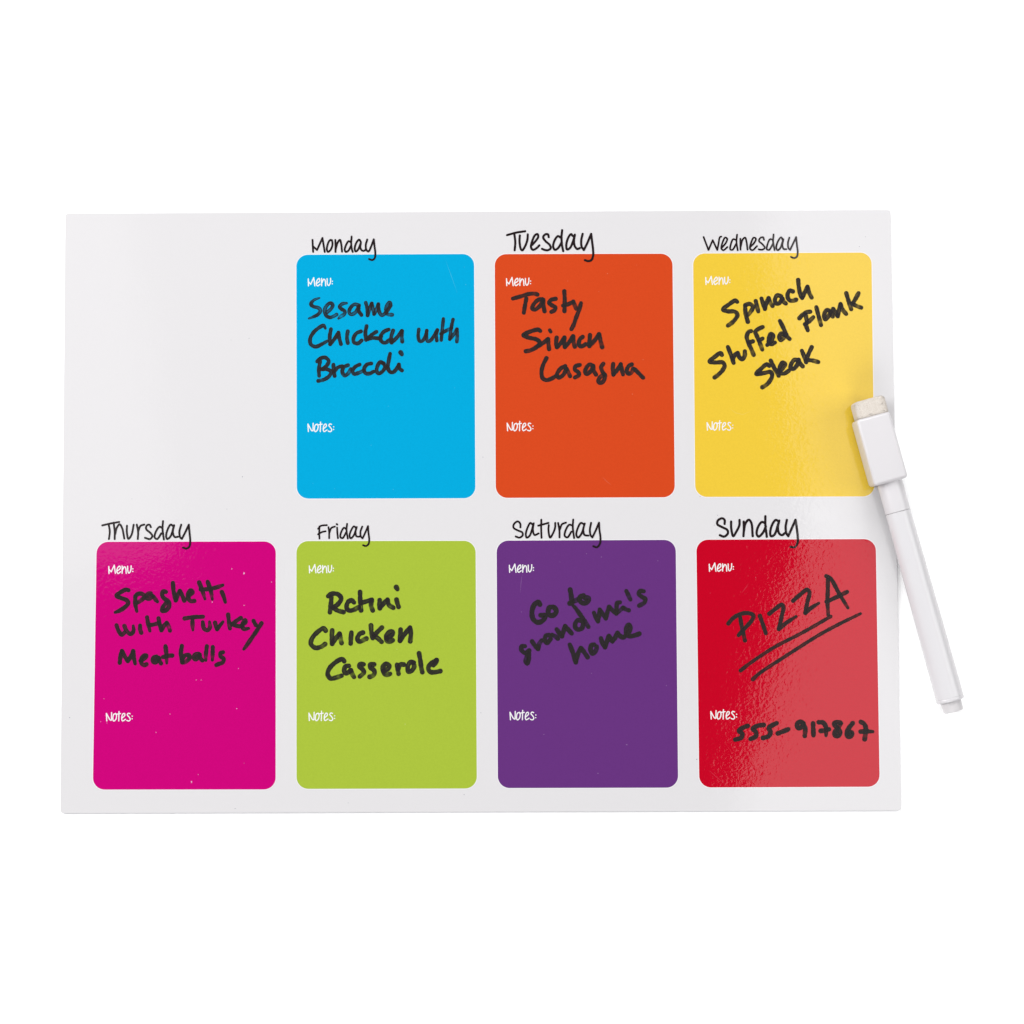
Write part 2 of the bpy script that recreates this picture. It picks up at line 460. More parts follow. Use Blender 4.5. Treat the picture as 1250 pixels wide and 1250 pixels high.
 ('tue', 'hand', 'Tasty', [[[(12.61,77.96,1.57),(15.34,78.71,1.57),(18.68,79.68,1.57),(20.8,79.76,1.57),(21.71,79.42,1.57)]],[[(17.61,77.94,1.57),(17.08,75.34,1.57),(16.64,72.66,1.57)]],[[(23.58,77.76,1.57),(22.0,77.46,1.57),(20.23,75.64,1.57),(19.8,74.26,1.57),(20.62,73.8,1.57),(22.44,75.02,1.57),(23.88,77.45,1.57)],[(23.88,77.45,1.57),(23.93,75.31,1.57),(24.31,73.17,1.57)]],[[(28.43,77.83,1.57),(26.7,77.38,1.57),(25.99,76.37,1.57),(26.99,75.45,1.57),(28.35,74.62,1.57),(28.04,73.62,1.57),(26.82,72.92,1.57)]],[[(31.66,80.63,1.57),(31.79,77.72,1.57),(31.74,75.28,1.57),(31.67,73.2,1.57)]],[[(31.14,75.28,1.57),(33.2,75.82,1.57),(34.97,76.79,1.57)],[(34.97,76.79,1.57),(35.47,75.42,1.57),(36.07,74.1,1.57)]],[[(37.81,76.17,1.57),(37.13,73.73,1.57),(35.89,70.53,1.57),(34.97,67.94,1.57),(34.2,66.47,1.57)]]]),
 ('tue', 'hand', 'Simon', [[[(22.69,65.85,1.63),(21.94,66.32,1.63),(19.21,65.72,1.63),(16.42,64.3,1.63),(18.29,63.43,1.63),(21.31,62.66,1.63),(22.52,61.52,1.63),(21.3,59.91,1.63),(18.87,58.61,1.63),(17.3,58.32,1.63)]],[[(21.91,60.22,1.63),(24.03,61.58,1.63),(25.55,62.79,1.63)],[(25.55,62.79,1.63),(25.69,60.96,1.63),(25.89,59.07,1.63)]],[[(26.18,66.14,1.33),(26.54,65.53,1.33)]],[[(28.73,63.33,1.63),(28.51,61.25,1.63),(28.8,59.79,1.63)],[(28.8,59.79,1.63),(30.23,61.25,1.63),(31.61,63.37,1.63)],[(31.61,63.37,1.63),(31.44,61.24,1.63),(31.74,59.87,1.63)],[(31.74,59.87,1.63),(33.26,61.54,1.63),(34.79,63.82,1.63)],[(34.79,63.82,1.63),(34.93,61.83,1.63),(35.4,59.94,1.63)]],[[(38.33,63.59,1.63),(37.36,62.74,1.63),(36.89,60.91,1.63),(37.7,59.99,1.63),(39.46,60.84,1.63)]],[[(41.06,64.25,1.63),(40.86,62.11,1.63),(40.79,60.13,1.63)],[(40.79,60.13,1.63),(42.65,62.11,1.63),(44.39,64.54,1.63)],[(44.39,64.54,1.63),(44.92,62.1,1.63),(45.51,59.72,1.63)]]]),
 ('tue', 'hand', 'Lasagna', [[[(24.91,55.72,1.57),(23.74,53.35,1.57),(23.06,50.62,1.57),(23.5,48.24,1.57),(24.92,47.57,1.57),(26.98,48.23,1.57),(28.5,49.22,1.57)]],[[(31.85,52.77,1.57),(30.09,51.8,1.57),(28.8,49.68,1.57),(29.34,48.52,1.57),(30.98,49.36,1.57),(32.29,51.79,1.57)],[(32.29,51.79,1.57),(32.89,50.57,1.57),(33.58,48.99,1.57)]],[[(37.23,53.14,1.57),(35.63,52.63,1.57),(35.35,51.41,1.57),(36.52,50.56,1.57),(36.9,49.4,1.57),(35.39,48.49,1.57)]],[[(41.98,52.91,1.57),(40.77,53.28,1.57),(39.46,51.76,1.57),(39.15,50.24,1.57),(39.84,49.75,1.57),(41.21,50.84,1.57),(42.19,52.81,1.57)],[(42.19,52.81,1.57),(42.42,50.83,1.57),(43.17,49.55,1.57)]],[[(45.92,53.56,1.57),(45.09,52.35,1.57),(45.59,50.52,1.57),(46.49,49.14,1.57),(45.72,46.86,1.57),(44.35,46.51,1.57),(43.97,47.33,1.57),(44.82,48.69,1.57),(46.28,49.6,1.57)]]]),
 ('tue', 'hand', 'na', [[[(49.55,53.48,1.57),(49.38,51.72,1.57),(49.57,49.43,1.57)],[(49.57,49.43,1.57),(51.04,51.25,1.57),(52.36,53.38,1.57)],[(52.36,53.38,1.57),(52.7,51.4,1.57),(53.14,49.51,1.57)]],[[(56.41,53.27,1.57),(55.19,52.6,1.57),(54.51,50.78,1.57),(55.26,49.71,1.57),(56.39,50.47,1.57),(56.94,51.68,1.57)]],[[(57.54,51.38,1.57),(59.04,49.85,1.57),(60.54,48.32,1.57)]]]),
 ('wed', 'heading', 'Wednesday', [[[(83.41,100.69,0.68),(85.18,95.8,0.68)],[(85.18,95.8,0.68),(86.79,99.47,0.68)],[(86.79,99.47,0.68),(88.45,95.79,0.68)],[(88.45,95.79,0.68),(88.9,97.99,0.68),(89.48,100.6,0.68),(90.0,100.81,0.68)]],[[(90.26,96.76,0.68),(91.64,98.44,0.68),(92.17,99.97,0.68),(91.42,100.44,0.68),(90.37,98.45,0.68),(89.98,96.3,0.68),(90.7,95.71,0.68),(92.23,96.9,0.68)]],[[(95.3,99.56,0.68),(94.39,99.81,0.68),(93.46,97.82,0.68),(93.28,95.98,0.68),(94.04,95.82,0.68),(95.59,98.27,0.68)]],[[(95.84,101.49,0.68),(95.59,98.88,0.68),(96.01,95.66,0.68)]],[[(97.03,99.95,0.68),(97.05,95.87,0.68)]],[[(97.09,96.88,0.68),(97.88,99.64,0.68),(98.8,100.4,0.68),(99.24,99.17,0.68),(99.66,95.86,0.68)]],[[(100.67,96.87,0.68),(102.12,98.39,0.68),(102.8,99.93,0.68),(102.05,100.39,0.68),(100.99,98.4,0.68),(100.57,96.25,0.68),(101.48,95.67,0.68),(103.17,97.16,0.68)]],[[(105.78,99.51,0.68),(105.48,100.47,0.68),(104.48,100.23,0.68),(103.92,99.15,0.68),(105.3,97.77,0.68),(106.07,96.54,0.68),(105.12,95.84,0.68),(103.76,95.96,0.68)]],[[(108.96,99.5,0.68),(108.06,99.75,0.68),(107.06,97.76,0.68),(106.85,95.92,0.68),(107.64,95.76,0.68),(109.19,98.21,0.68)]],[[(109.38,101.52,0.68),(109.17,98.82,0.68),(109.67,95.66,0.68)]],[[(112.67,99.58,0.68),(112.16,100.44,0.68),(111.15,99.28,0.68),(110.29,96.67,0.68),(110.74,95.63,0.68),(111.66,96.21,0.68),(112.98,99.73,0.68)],[(112.98,99.73,0.68),(112.58,97.27,0.68),(113.11,96.05,0.68),(114.02,95.98,0.68)]],[[(115.2,100.33,0.68),(114.66,98.19,0.68),(114.84,96.34,0.68),(115.44,95.73,0.68)],[(115.44,95.73,0.68),(116.54,98.02,0.68),(117.72,100.47,0.68)],[(117.72,100.47,0.68),(117.96,97.56,0.68),(118.22,94.8,0.68),(117.84,93.11,0.68),(116.77,92.66,0.68),(115.71,93.09,0.68)]]]),
 ('wed', 'hand', 'Spinach', [[[(95.58,76.37,1.63),(95.04,76.9,1.63),(92.6,75.47,1.63),(90.3,73.49,1.63),(91.96,72.88,1.63),(94.69,72.71,1.63),(95.64,71.58,1.63),(94.96,70.11,1.63),(93.58,68.59,1.63),(92.05,67.53,1.63)]],[[(98.5,74.83,1.63),(98.68,71.93,1.63),(99.43,68.93,1.63)]],[[(98.59,75.14,1.63),(100.18,75.59,1.63),(101.38,74.51,1.63),(100.44,72.53,1.63),(99.28,71.32,1.63)]],[[(102.46,76.65,1.63),(102.89,74.66,1.63),(103.35,72.76,1.63)]],[[(104.6,77.56,1.63),(105.18,75.57,1.63),(105.82,73.67,1.63)],[(105.82,73.67,1.63),(106.3,75.56,1.63),(107.23,77.7,1.63)],[(107.23,77.7,1.63),(107.76,76.17,1.63),(108.65,74.79,1.63)]],[[(111.88,78.35,1.63),(110.52,78.75,1.63),(109.59,77.38,1.63),(109.82,75.91,1.63),(110.94,75.69,1.63),(112.33,77.52,1.63)],[(112.33,77.52,1.63),(112.68,76.45,1.63),(113.57,75.68,1.63)]],[[(116.24,80.17,1.63),(115.09,80.48,1.63),(114.22,78.74,1.63),(114.89,76.9,1.63),(116.41,76.74,1.63),(117.41,77.1,1.63)]]]),
 ('wed', 'hand', 'h', [[[(118.27,84.44,1.63),(118.5,81.62,1.63),(119.16,78.41,1.63),(119.66,77.7,1.63)],[(119.66,77.7,1.63),(120.54,79.63,1.63),(121.69,81.92,1.63)],[(121.69,81.92,1.63),(122.21,79.77,1.63),(123.15,77.87,1.63)]]]),
 ('wed', 'hand', 'Stuffed', [[[(89.72,56.65,1.63),(89.22,57.39,1.63),(87.24,56.06,1.63),(85.16,54.24,1.63),(87.21,53.83,1.63),(89.93,53.82,1.63),(90.68,52.75,1.63),(89.9,50.93,1.63),(88.37,49.35,1.63),(86.91,48.26,1.63)]],[[(91.96,59.6,1.63),(93.14,56.4,1.63),(94.02,53.65,1.63)]],[[(93.73,55.17,1.63),(94.66,56.85,1.63),(95.57,57.36,1.63)],[(95.57,57.36,1.63),(96.16,55.77,1.63),(97.21,54.92,1.63),(98.13,56.37,1.63),(98.21,57.96,1.63)]],[[(100.6,65.45,1.63),(99.75,65.21,1.63),(98.97,63.53,1.63),(99.4,61.55,1.63),(100.58,58.8,1.63),(101.46,56.6,1.63)]],[[(99.85,61.24,1.63),(101.22,61.63,1.63)]],[[(104.92,66.96,1.63),(103.24,66.17,1.63),(102.17,65.26,1.63),(102.76,63.52,1.63),(103.7,61.23,1.63),(104.66,58.54,1.63)]],[[(103.5,61.9,1.63),(104.81,62.68,1.63)]],[[(106.5,60.24,1.63),(108.19,62.06,1.63),(108.76,63.8,1.63),(107.92,64.32,1.63),(107.14,62.73,1.63),(107.27,60.9,1.63),(108.23,60.6,1.63),(109.33,61.14,1.63)]],[[(113.21,63.78,1.63),(111.86,64.54,1.63),(110.99,63.33,1.63),(111.37,62.05,1.63),(112.44,62.71,1.63),(113.37,64.23,1.63)]],[[(111.31,69.19,1.63),(112.78,66.07,1.63),(113.9,63.38,1.63),(114.8,62.46,1.63)]]]),
 ('wed', 'hand', 'Flank', [[[(118.53,70.16,1.63),(119.82,71.53,1.63),(121.35,72.44,1.63),(122.56,72.59,1.63)]],[[(120.79,71.68,1.63),(121.24,69.08,1.63),(120.98,67.56,1.63),(121.56,65.66,1.63)]],[[(120.53,67.92,1.63),(121.91,68.83,1.63),(123.69,70.54,1.63)]],[[(124.86,74.26,1.63),(125.58,71.2,1.63),(126.49,67.59,1.63)]],[[(129.48,73.02,1.63),(128.63,73.17,1.63),(127.7,71.19,1.63),(128.04,69.66,1.63),(129.27,70.82,1.63),(130.2,72.55,1.63)],[(130.2,72.55,1.63),(130.43,71.64,1.63),(130.87,70.72,1.63)]],[[(131.06,73.56,1.63),(131.95,72.09,1.63),(132.72,70.86,1.63)],[(132.72,70.86,1.63),(133.24,73.3,1.63),(133.82,75.38,1.63)],[(133.82,75.38,1.63),(134.55,73.3,1.63),(135.83,71.7,1.63)]],[[(136.0,79.41,1.63),(136.86,76.34,1.63),(137.73,73.44,1.63)]],[[(140.55,79.45,1.63),(139.36,77.25,1.63),(138.21,75.42,1.63)],[(138.21,75.42,1.63),(139.72,74.65,1.63),(141.38,74.03,1.63)]]]),
 ('wed', 'hand', 'Steak', [[[(107.16,52.43,1.63),(106.26,53.05,1.63),(104.12,51.41,1.63),(102.29,49.5,1.63),(105.01,49.8,1.63),(107.74,50.18,1.63),(108.17,48.72,1.63),(107.09,46.59,1.63),(105.71,45.23,1.63),(104.49,44.54,1.63)]],[[(107.73,54.44,1.63),(108.97,51.76,1.63),(110.59,48.86,1.63)]],[[(110.16,50.23,1.63),(111.99,51.44,1.63),(113.07,53.11,1.63),(112.08,53.63,1.63),(110.93,51.75,1.63),(111.21,49.92,1.63),(112.57,49.61,1.63),(114.25,50.58,1.63)]],[[(117.78,54.52,1.63),(116.57,54.71,1.63),(115.34,53.25,1.63),(115.08,51.49,1.63),(116.16,51.36,1.63),(117.51,52.94,1.63),(118.08,54.76,1.63)],[(118.08,54.76,1.63),(118.52,53.39,1.63),(119.5,52.26,1.63)]]]),
 ('wed', 'hand', 'k', [[[(119.28,58.05,1.63),(120.21,55.67,1.63),(120.79,53.77,1.63)]],[[(122.93,59.37,1.63),(121.74,56.88,1.63),(120.8,54.6,1.63)],[(120.8,54.6,1.63),(122.92,54.44,1.63),(125.27,53.82,1.63)]]]),
 ('thu', 'heading', 'Thursday', [[[(-138.58,-5.41,0.74),(-135.52,-4.7,0.74),(-132.37,-4.18,0.74)]],[[(-136.18,-5.15,0.74),(-135.8,-7.72,0.74),(-136.08,-10.43,0.74)]],[[(-134.41,-4.41,0.74),(-134.0,-7.42,0.74),(-133.97,-10.44,0.74)]],[[(-133.83,-8.78,0.74),(-133.25,-6.37,0.74),(-132.21,-5.02,0.74),(-131.3,-6.38,0.74),(-130.43,-10.3,0.74)]],[[(-129.5,-5.55,0.74),(-129.54,-7.75,0.74),(-128.92,-10.4,0.74),(-127.82,-8.96,0.74),(-127.03,-5.2,0.74)]],[[(-125.89,-5.2,0.74),(-125.39,-7.76,0.74),(-125.49,-10.47,0.74)]],[[(-125.36,-7.61,0.74),(-124.53,-5.66,0.74),(-123.12,-5.15,0.74)]],[[(-120.71,-6.13,0.74),(-121.23,-5.22,0.74),(-122.22,-5.52,0.74),(-122.48,-6.72,0.74),(-120.76,-8.39,0.74),(-120.15,-9.45,0.74),(-121.04,-10.5,0.74),(-122.85,-10.04,0.74)]],[[(-116.56,-6.45,0.74),(-117.46,-5.99,0.74),(-118.8,-7.64,0.74),(-119.3,-9.9,0.74),(-118.4,-10.51,0.74),(-116.85,-8.41,0.74)]],[[(-116.27,-3.95,0.74),(-116.44,-6.6,0.74),(-115.93,-10.67,0.74)]],[[(-112.65,-5.71,0.74),(-113.41,-5.2,0.74),(-114.45,-6.76,0.74),(-115.1,-9.32,0.74),(-114.73,-10.52,0.74),(-113.53,-9.63,0.74),(-112.2,-5.47,0.74)],[(-112.2,-5.47,0.74),(-112.64,-8.12,0.74),(-111.93,-9.78,0.74),(-110.76,-9.7,0.74)]],[[(-109.58,-5.27,0.74),(-110.23,-7.83,0.74),(-109.92,-9.94,0.74),(-109.31,-10.49,0.74)],[(-109.31,-10.49,0.74),(-108.12,-8.14,0.74),(-106.79,-5.29,0.74)],[(-106.79,-5.29,0.74),(-106.53,-8.15,0.74),(-106.24,-11.16,0.74),(-106.53,-13.27,0.74),(-107.58,-14.05,0.74),(-108.85,-13.71,0.74)]]]),
 ('thu', 'hand', 'Spaghetti', [[[(-128.79,-29.25,1.63),(-129.63,-29.01,1.63),(-132.02,-30.23,1.63),(-133.15,-31.18,1.63),(-131.41,-32.09,1.63),(-129.3,-33.0,1.63),(-128.84,-34.05,1.63),(-130.18,-35.55,1.63),(-132.27,-36.83,1.63),(-133.62,-37.33,1.03)]],[[(-126.25,-31.67,1.63),(-126.23,-34.22,1.63),(-125.67,-36.98,1.21)]],[[(-126.31,-31.45,1.63),(-125.11,-30.56,1.63),(-123.46,-30.78,1.63),(-123.06,-31.83,1.63),(-124.2,-33.02,1.63),(-125.39,-33.77,1.63)]],[[(-120.61,-30.4,1.63),(-121.81,-30.78,1.63),(-122.25,-32.13,1.63),(-121.05,-32.38,1.63),(-120.0,-31.39,1.63)]],[[(-119.55,-31.7,1.63),(-118.8,-32.75,1.63),(-118.13,-33.5,1.21)]],[[(-115.06,-29.92,1.63),(-116.11,-29.76,1.63),(-116.4,-31.26,1.63),(-115.5,-32.46,1.63),(-113.99,-33.52,1.63),(-113.83,-35.17,1.63),(-115.17,-36.81,1.63),(-116.37,-36.81,1.63),(-116.08,-35.46,1.63),(-114.59,-33.52,1.63)]],[[(-112.53,-26.62,1.63),(-112.21,-29.78,1.63),(-111.44,-33.08,1.63)],[(-111.44,-33.08,1.63),(-110.7,-30.99,1.63),(-109.96,-29.64,1.63)],[(-109.96,-29.64,1.63),(-109.2,-30.99,1.63),(-108.29,-33.16,1.63)]],[[(-106.5,-31.3,1.63),(-105.3,-30.11,1.63),(-105.91,-29.42,1.63),(-106.8,-30.25,1.63),(-106.88,-32.2,1.63),(-105.89,-33.35,1.63),(-104.63,-33.26,1.63)]]]),
 ('thu', 'hand', 'tti', [[[(-102.92,-26.46,1.63),(-101.7,-29.53,1.63),(-100.73,-32.59,1.09)]],[[(-99.77,-26.29,1.63),(-98.7,-29.24,1.63),(-98.03,-32.69,1.09)]],[[(-102.31,-29.07,1.63),(-99.3,-28.94,1.63),(-96.3,-28.29,1.63),(-94.21,-27.52,1.21)]],[[(-94.55,-30.1,1.63),(-93.89,-31.66,1.63),(-93.28,-33.77,1.21)]]]),
 ('thu', 'hand', 'with', [[[(-133.07,-42.04,1.57),(-132.22,-44.23,1.57),(-131.07,-45.58,1.57),(-130.11,-44.69,1.57)]],[[(-130.19,-42.29,1.57),(-129.37,-44.09,1.57),(-127.86,-45.3,1.57),(-126.82,-44.1,1.57),(-126.95,-42.31,1.09)]],[[(-124.43,-42.17,1.57),(-124.42,-43.51,1.57),(-123.97,-44.86,1.57)]],[[(-121.9,-39.18,1.57),(-121.44,-41.73,1.57),(-120.82,-44.19,1.21)]],[[(-117.7,-39.59,1.57),(-117.24,-41.75,1.57),(-116.63,-44.0,1.57)],[(-116.63,-44.0,1.57),(-115.74,-42.36,1.57),(-114.69,-41.22,1.57)],[(-114.69,-41.22,1.57),(-114.09,-42.36,1.57),(-113.48,-44.1,1.57)]],[[(-120.99,-42.09,1.57),(-119.34,-41.8,1.57),(-117.39,-41.3,1.57)]]]),
 ('thu', 'hand', 'Turkey', [[[(-108.16,-39.69,1.57),(-105.55,-39.26,1.57),(-101.42,-39.07,1.57)]],[[(-105.25,-40.01,1.57),(-105.24,-42.11,1.57),(-105.08,-43.96,1.03)]],[[(-101.5,-41.07,1.57),(-101.04,-43.32,1.57),(-99.83,-44.08,1.57),(-98.88,-43.03,1.57),(-99.01,-40.94,1.09)]],[[(-97.0,-41.24,1.57),(-96.6,-42.74,1.57),(-96.24,-43.7,1.57)],[(-96.24,-43.7,1.57),(-95.34,-42.45,1.57),(-94.09,-40.96,1.03)]],[[(-92.21,-38.33,1.57),(-91.9,-40.97,1.57),(-91.53,-43.43,1.57)]],[[(-87.55,-39.55,1.57),(-89.05,-40.53,1.57),(-90.84,-41.93,1.57)],[(-90.84,-41.93,1.57),(-89.04,-42.48,1.57),(-87.24,-42.73,1.57)]],[[(-87.09,-42.34,1.57),(-85.81,-41.0,1.57),(-85.99,-40.34,1.57),(-86.65,-41.14,1.57),(-87.09,-42.49,1.57),(-86.34,-43.63,1.57),(-84.69,-43.4,1.21)]],[[(-82.9,-40.65,1.57),(-82.08,-42.21,1.57)]],[[(-79.99,-41.56,1.57),(-81.54,-44.01,1.57),(-83.63,-47.06,1.57),(-85.42,-49.68,1.57),(-86.46,-51.02,1.03)]]]),
 ('thu', 'hand', 'Meatb', [[[(-131.77,-55.75,1.63),(-131.55,-53.66,1.63),(-131.02,-51.42,1.63)],[(-131.02,-51.42,1.63),(-130.2,-53.06,1.63),(-128.84,-55.16,1.63)],[(-128.84,-55.16,1.63),(-127.65,-53.38,1.63),(-126.92,-51.52,1.63)],[(-126.92,-51.52,1.63),(-126.6,-53.98,1.63),(-126.14,-56.13,1.21)]],[[(-124.2,-55.04,1.63),(-122.56,-54.0,1.63),(-121.96,-53.16,1.63),(-122.86,-53.16,1.63),(-123.9,-54.59,1.63),(-123.68,-56.23,1.63),(-122.54,-56.63,1.63),(-122.0,-56.33,1.63)]],[[(-118.3,-53.57,1.63),(-119.5,-54.07,1.63),(-119.61,-55.5,1.63),(-118.59,-55.66,1.63),(-117.52,-54.02,1.63)],[(-117.52,-54.02,1.63),(-117.15,-55.22,1.63),(-116.7,-56.06,1.63)]],[[(-115.09,-49.78,1.63),(-114.77,-52.54,1.63),(-114.6,-55.98,1.09)]],[[(-115.91,-53.73,1.63),(-114.17,-53.29,1.63),(-112.61,-53.2,1.63)]],[[(-109.1,-49.72,1.63),(-109.44,-52.56,1.63),(-108.91,-55.55,1.63)]],[[(-109.07,-54.66,1.63),(-107.88,-53.17,1.63),(-106.44,-53.17,1.63),(-106.43,-54.37,1.63),(-107.87,-55.56,1.63),(-108.91,-55.7,1.63)]]]),
 ('thu', 'hand', 'alls', [[[(-102.94,-52.65,1.57),(-104.22,-52.88,1.57),(-104.82,-54.08,1.57),(-103.92,-54.68,1.57),(-102.55,-52.89,1.57)],[(-102.55,-52.89,1.57),(-102.18,-54.39,1.57),(-101.58,-55.05,1.57)]],[[(-99.95,-49.85,1.57),(-100.24,-52.3,1.57),(-100.32,-55.0,1.21)]],[[(-97.79,-50.16,1.57),(-97.84,-52.61,1.57),(-97.92,-54.89,1.21)]],[[(-94.04,-52.09,1.57),(-95.0,-52.39,1.57),(-94.93,-53.53,1.57),(-93.79,-54.49,1.57),(-94.08,-55.77,1.57),(-95.58,-56.36,1.57),(-96.48,-56.75,1.57)]]]),
 ('fri', 'heading', 'Friday', [[[(-58.8,-6.11,0.68),(-58.88,-8.37,0.68),(-58.79,-10.63,0.68)]],[[(-59.31,-7.01,0.68),(-58.35,-5.96,0.68),(-56.09,-5.67,0.68)]],[[(-59.3,-9.03,0.68),(-57.89,-8.22,0.68),(-56.54,-7.93,0.68)]],[[(-55.49,-6.42,0.68),(-55.24,-8.38,0.68),(-55.24,-10.49,0.68)]],[[(-55.18,-8.53,0.68),(-54.43,-6.73,0.68),(-53.14,-6.22,0.68)]],[[(-52.33,-6.59,0.68),(-52.24,-8.4,0.68),(-52.02,-10.51,0.68)]],[[(-52.48,-5.32,0.73),(-52.27,-5.47,0.73)]],[[(-48.93,-7.27,0.68),(-49.77,-6.66,0.68),(-50.82,-8.25,0.68),(-51.12,-10.06,0.68),(-50.37,-10.51,0.68),(-49.02,-8.41,0.68)]],[[(-48.66,-5.25,0.68),(-48.87,-7.51,0.68),(-48.41,-10.67,0.68)]],[[(-45.41,-6.77,0.68),(-46.1,-6.16,0.68),(-47.12,-7.52,0.68),(-47.75,-9.62,0.68),(-47.36,-10.59,0.68),(-46.31,-9.63,0.68),(-45.11,-6.41,0.68)],[(-45.11,-6.41,0.68),(-45.56,-8.43,0.68),(-45.17,-9.87,0.68),(-44.11,-9.94,0.68)]],[[(-43.09,-6.27,0.68),(-43.75,-8.13,0.68),(-43.6,-9.94,0.68),(-43.0,-10.61,0.68)],[(-43.0,-10.61,0.68),(-42.1,-8.74,0.68),(-40.98,-6.13,0.68)],[(-40.98,-6.13,0.68),(-40.83,-8.45,0.68),(-40.53,-11.16,0.68),(-40.83,-12.73,0.68),(-41.74,-13.41,0.68),(-42.76,-13.11,0.68)]]]),
 ('fri', 'hand', 'Rotini', [[[(-54.41,-32.14,1.75),(-54.56,-34.54,1.75),(-54.94,-37.69,1.75)]],[[(-55.61,-31.78,1.75),(-54.26,-30.88,1.75),(-52.01,-31.1,1.75),(-50.81,-32.61,1.75),(-51.85,-34.55,1.75),(-53.8,-35.99,1.75)],[(-53.8,-35.99,1.75),(-52.15,-37.01,1.75),(-49.99,-37.62,1.75)]],[[(-46.09,-34.13,1.75),(-47.05,-33.32,1.75),(-48.31,-33.97,1.75),(-48.85,-35.83,1.75),(-48.1,-36.97,1.75),(-46.75,-36.98,1.75),(-44.35,-35.85,1.75)]],[[(-43.9,-30.24,1.75),(-43.84,-33.09,1.75),(-43.54,-36.99,1.75)]],[[(-43.75,-34.35,1.75),(-41.65,-33.76,1.75),(-39.61,-33.17,1.75)],[(-39.61,-33.17,1.75),(-39.85,-35.21,1.75),(-39.25,-37.07,1.75)]],[[(-36.7,-33.27,1.75),(-36.79,-34.62,1.75),(-36.64,-36.27,1.75)],[(-36.64,-36.27,1.75),(-35.35,-34.63,1.75),(-33.84,-33.14,1.75)],[(-33.84,-33.14,1.75),(-33.3,-35.09,1.75),(-31.74,-36.09,1.75)]],[[(-30.54,-33.15,1.75),(-30.24,-34.35,1.75),(-29.79,-35.8,1.75)]],[[(-30.63,-28.59,1.87),(-30.24,-29.31,1.63)]]]),
 ('fri', 'hand', 'Chicken', [[[(-56.5,-44.36,1.75),(-57.19,-43.52,1.75),(-59.34,-44.77,1.75),(-61.44,-47.16,1.75),(-61.89,-49.19,1.75),(-60.24,-50.63,1.75),(-58.14,-50.25,1.75),(-56.7,-49.27,1.75)]],[[(-54.1,-44.29,1.75),(-54.24,-46.83,1.75),(-54.09,-49.17,1.75)],[(-54.09,-49.17,1.75),(-52.75,-47.14,1.75),(-51.4,-45.5,1.75)],[(-51.4,-45.5,1.75),(-51.1,-47.14,1.75),(-50.64,-48.94,1.75)]],[[(-47.05,-45.07,1.75),(-47.26,-47.16,1.75),(-47.35,-49.11,1.75)]],[[(-42.85,-45.15,1.75),(-44.05,-45.68,1.75),(-44.89,-47.47,1.75),(-44.05,-48.43,1.75),(-42.25,-47.63,1.75),(-41.59,-47.34,1.75)]],[[(-39.91,-42.55,1.75),(-39.7,-45.1,1.75),(-39.25,-47.14,1.75)]],[[(-35.89,-43.32,1.75),(-37.45,-44.81,1.75),(-38.8,-46.3,1.75)],[(-38.8,-46.3,1.75),(-37.45,-47.21,1.75),(-36.01,-48.56,1.75)]],[[(-34.15,-47.22,1.75),(-32.2,-46.03,1.75),(-31.99,-44.99,1.75),(-32.95,-44.77,1.75),(-34.3,-46.62,1.75),(-33.91,-48.36,1.75),(-32.66,-48.37,1.75),(-31.97,-47.98,1.75)]]]),
 ('fri', 'hand', 'n', [[[(-29.05,-44.1,1.75),(-29.21,-46.35,1.75),(-29.27,-48.2,1.75)],[(-29.27,-48.2,1.75),(-27.55,-45.76,1.75),(-25.6,-43.37,1.75)],[(-25.6,-43.37,1.75),(-25.31,-45.77,1.75),(-25.55,-48.4,1.75)]]]),
 ('fri', 'hand', 'Casserole', [[[(-49.68,-55.59,1.75),(-50.34,-54.78,1.75),(-52.74,-55.87,1.75),(-55.13,-58.25,1.75),(-55.73,-60.28,1.75),(-54.68,-61.84,1.75),(-52.73,-61.55,1.75),(-50.64,-60.84,1.75)]],[[(-48.0,-57.27,1.75),(-49.14,-57.38,1.75),(-49.68,-59.11,1.75),(-49.08,-60.07,1.75),(-47.94,-59.42,1.75),(-47.28,-58.88,1.75)],[(-47.28,-58.88,1.75),(-46.74,-60.32,1.75),(-46.08,-61.37,1.75)]],[[(-42.61,-56.75,1.75),(-43.9,-56.69,1.75),(-44.14,-57.64,1.75),(-42.91,-58.61,1.75),(-42.55,-59.74,1.75),(-43.99,-61.17,1.75)]],[[(-38.81,-56.77,1.75),(-40.15,-56.83,1.75),(-40.24,-57.81,1.75),(-38.96,-58.77,1.75),(-38.57,-59.91,1.75),(-39.26,-60.89,1.75),(-40.39,-61.31,1.75)]],[[(-35.36,-59.24,1.75),(-33.56,-58.29,1.75),(-33.26,-57.16,1.75),(-34.46,-56.58,1.75),(-35.6,-57.98,1.75),(-35.12,-60.02,1.75),(-34.16,-60.62,1.75),(-32.91,-60.24,1.75)]]]),
 ('fri', 'hand', 'role', [[[(-30.36,-56.96,1.75),(-30.12,-58.61,1.75),(-29.82,-60.25,1.75)]],[[(-29.97,-58.61,1.75),(-29.07,-56.88,1.75),(-27.87,-56.88,1.75)]],[[(-24.27,-56.18,1.75),(-25.47,-56.0,1.75),(-26.46,-57.73,1.75),(-26.16,-59.46,1.75),(-25.12,-59.23,1.75),(-24.12,-57.74,1.75),(-24.42,-56.24,1.75)]],[[(-22.32,-52.81,1.75),(-21.87,-55.36,1.75),(-21.43,-58.35,1.75),(-21.13,-59.69,1.75)]],[[(-15.88,-55.32,1.75),(-17.68,-56.33,1.75),(-18.94,-58.06,1.75),(-18.29,-59.56,1.75),(-16.49,-59.71,1.75),(-14.54,-59.33,1.75)]],[[(-15.88,-55.32,1.75),(-16.18,-56.13,1.75),(-17.08,-57.23,1.75)]]]),
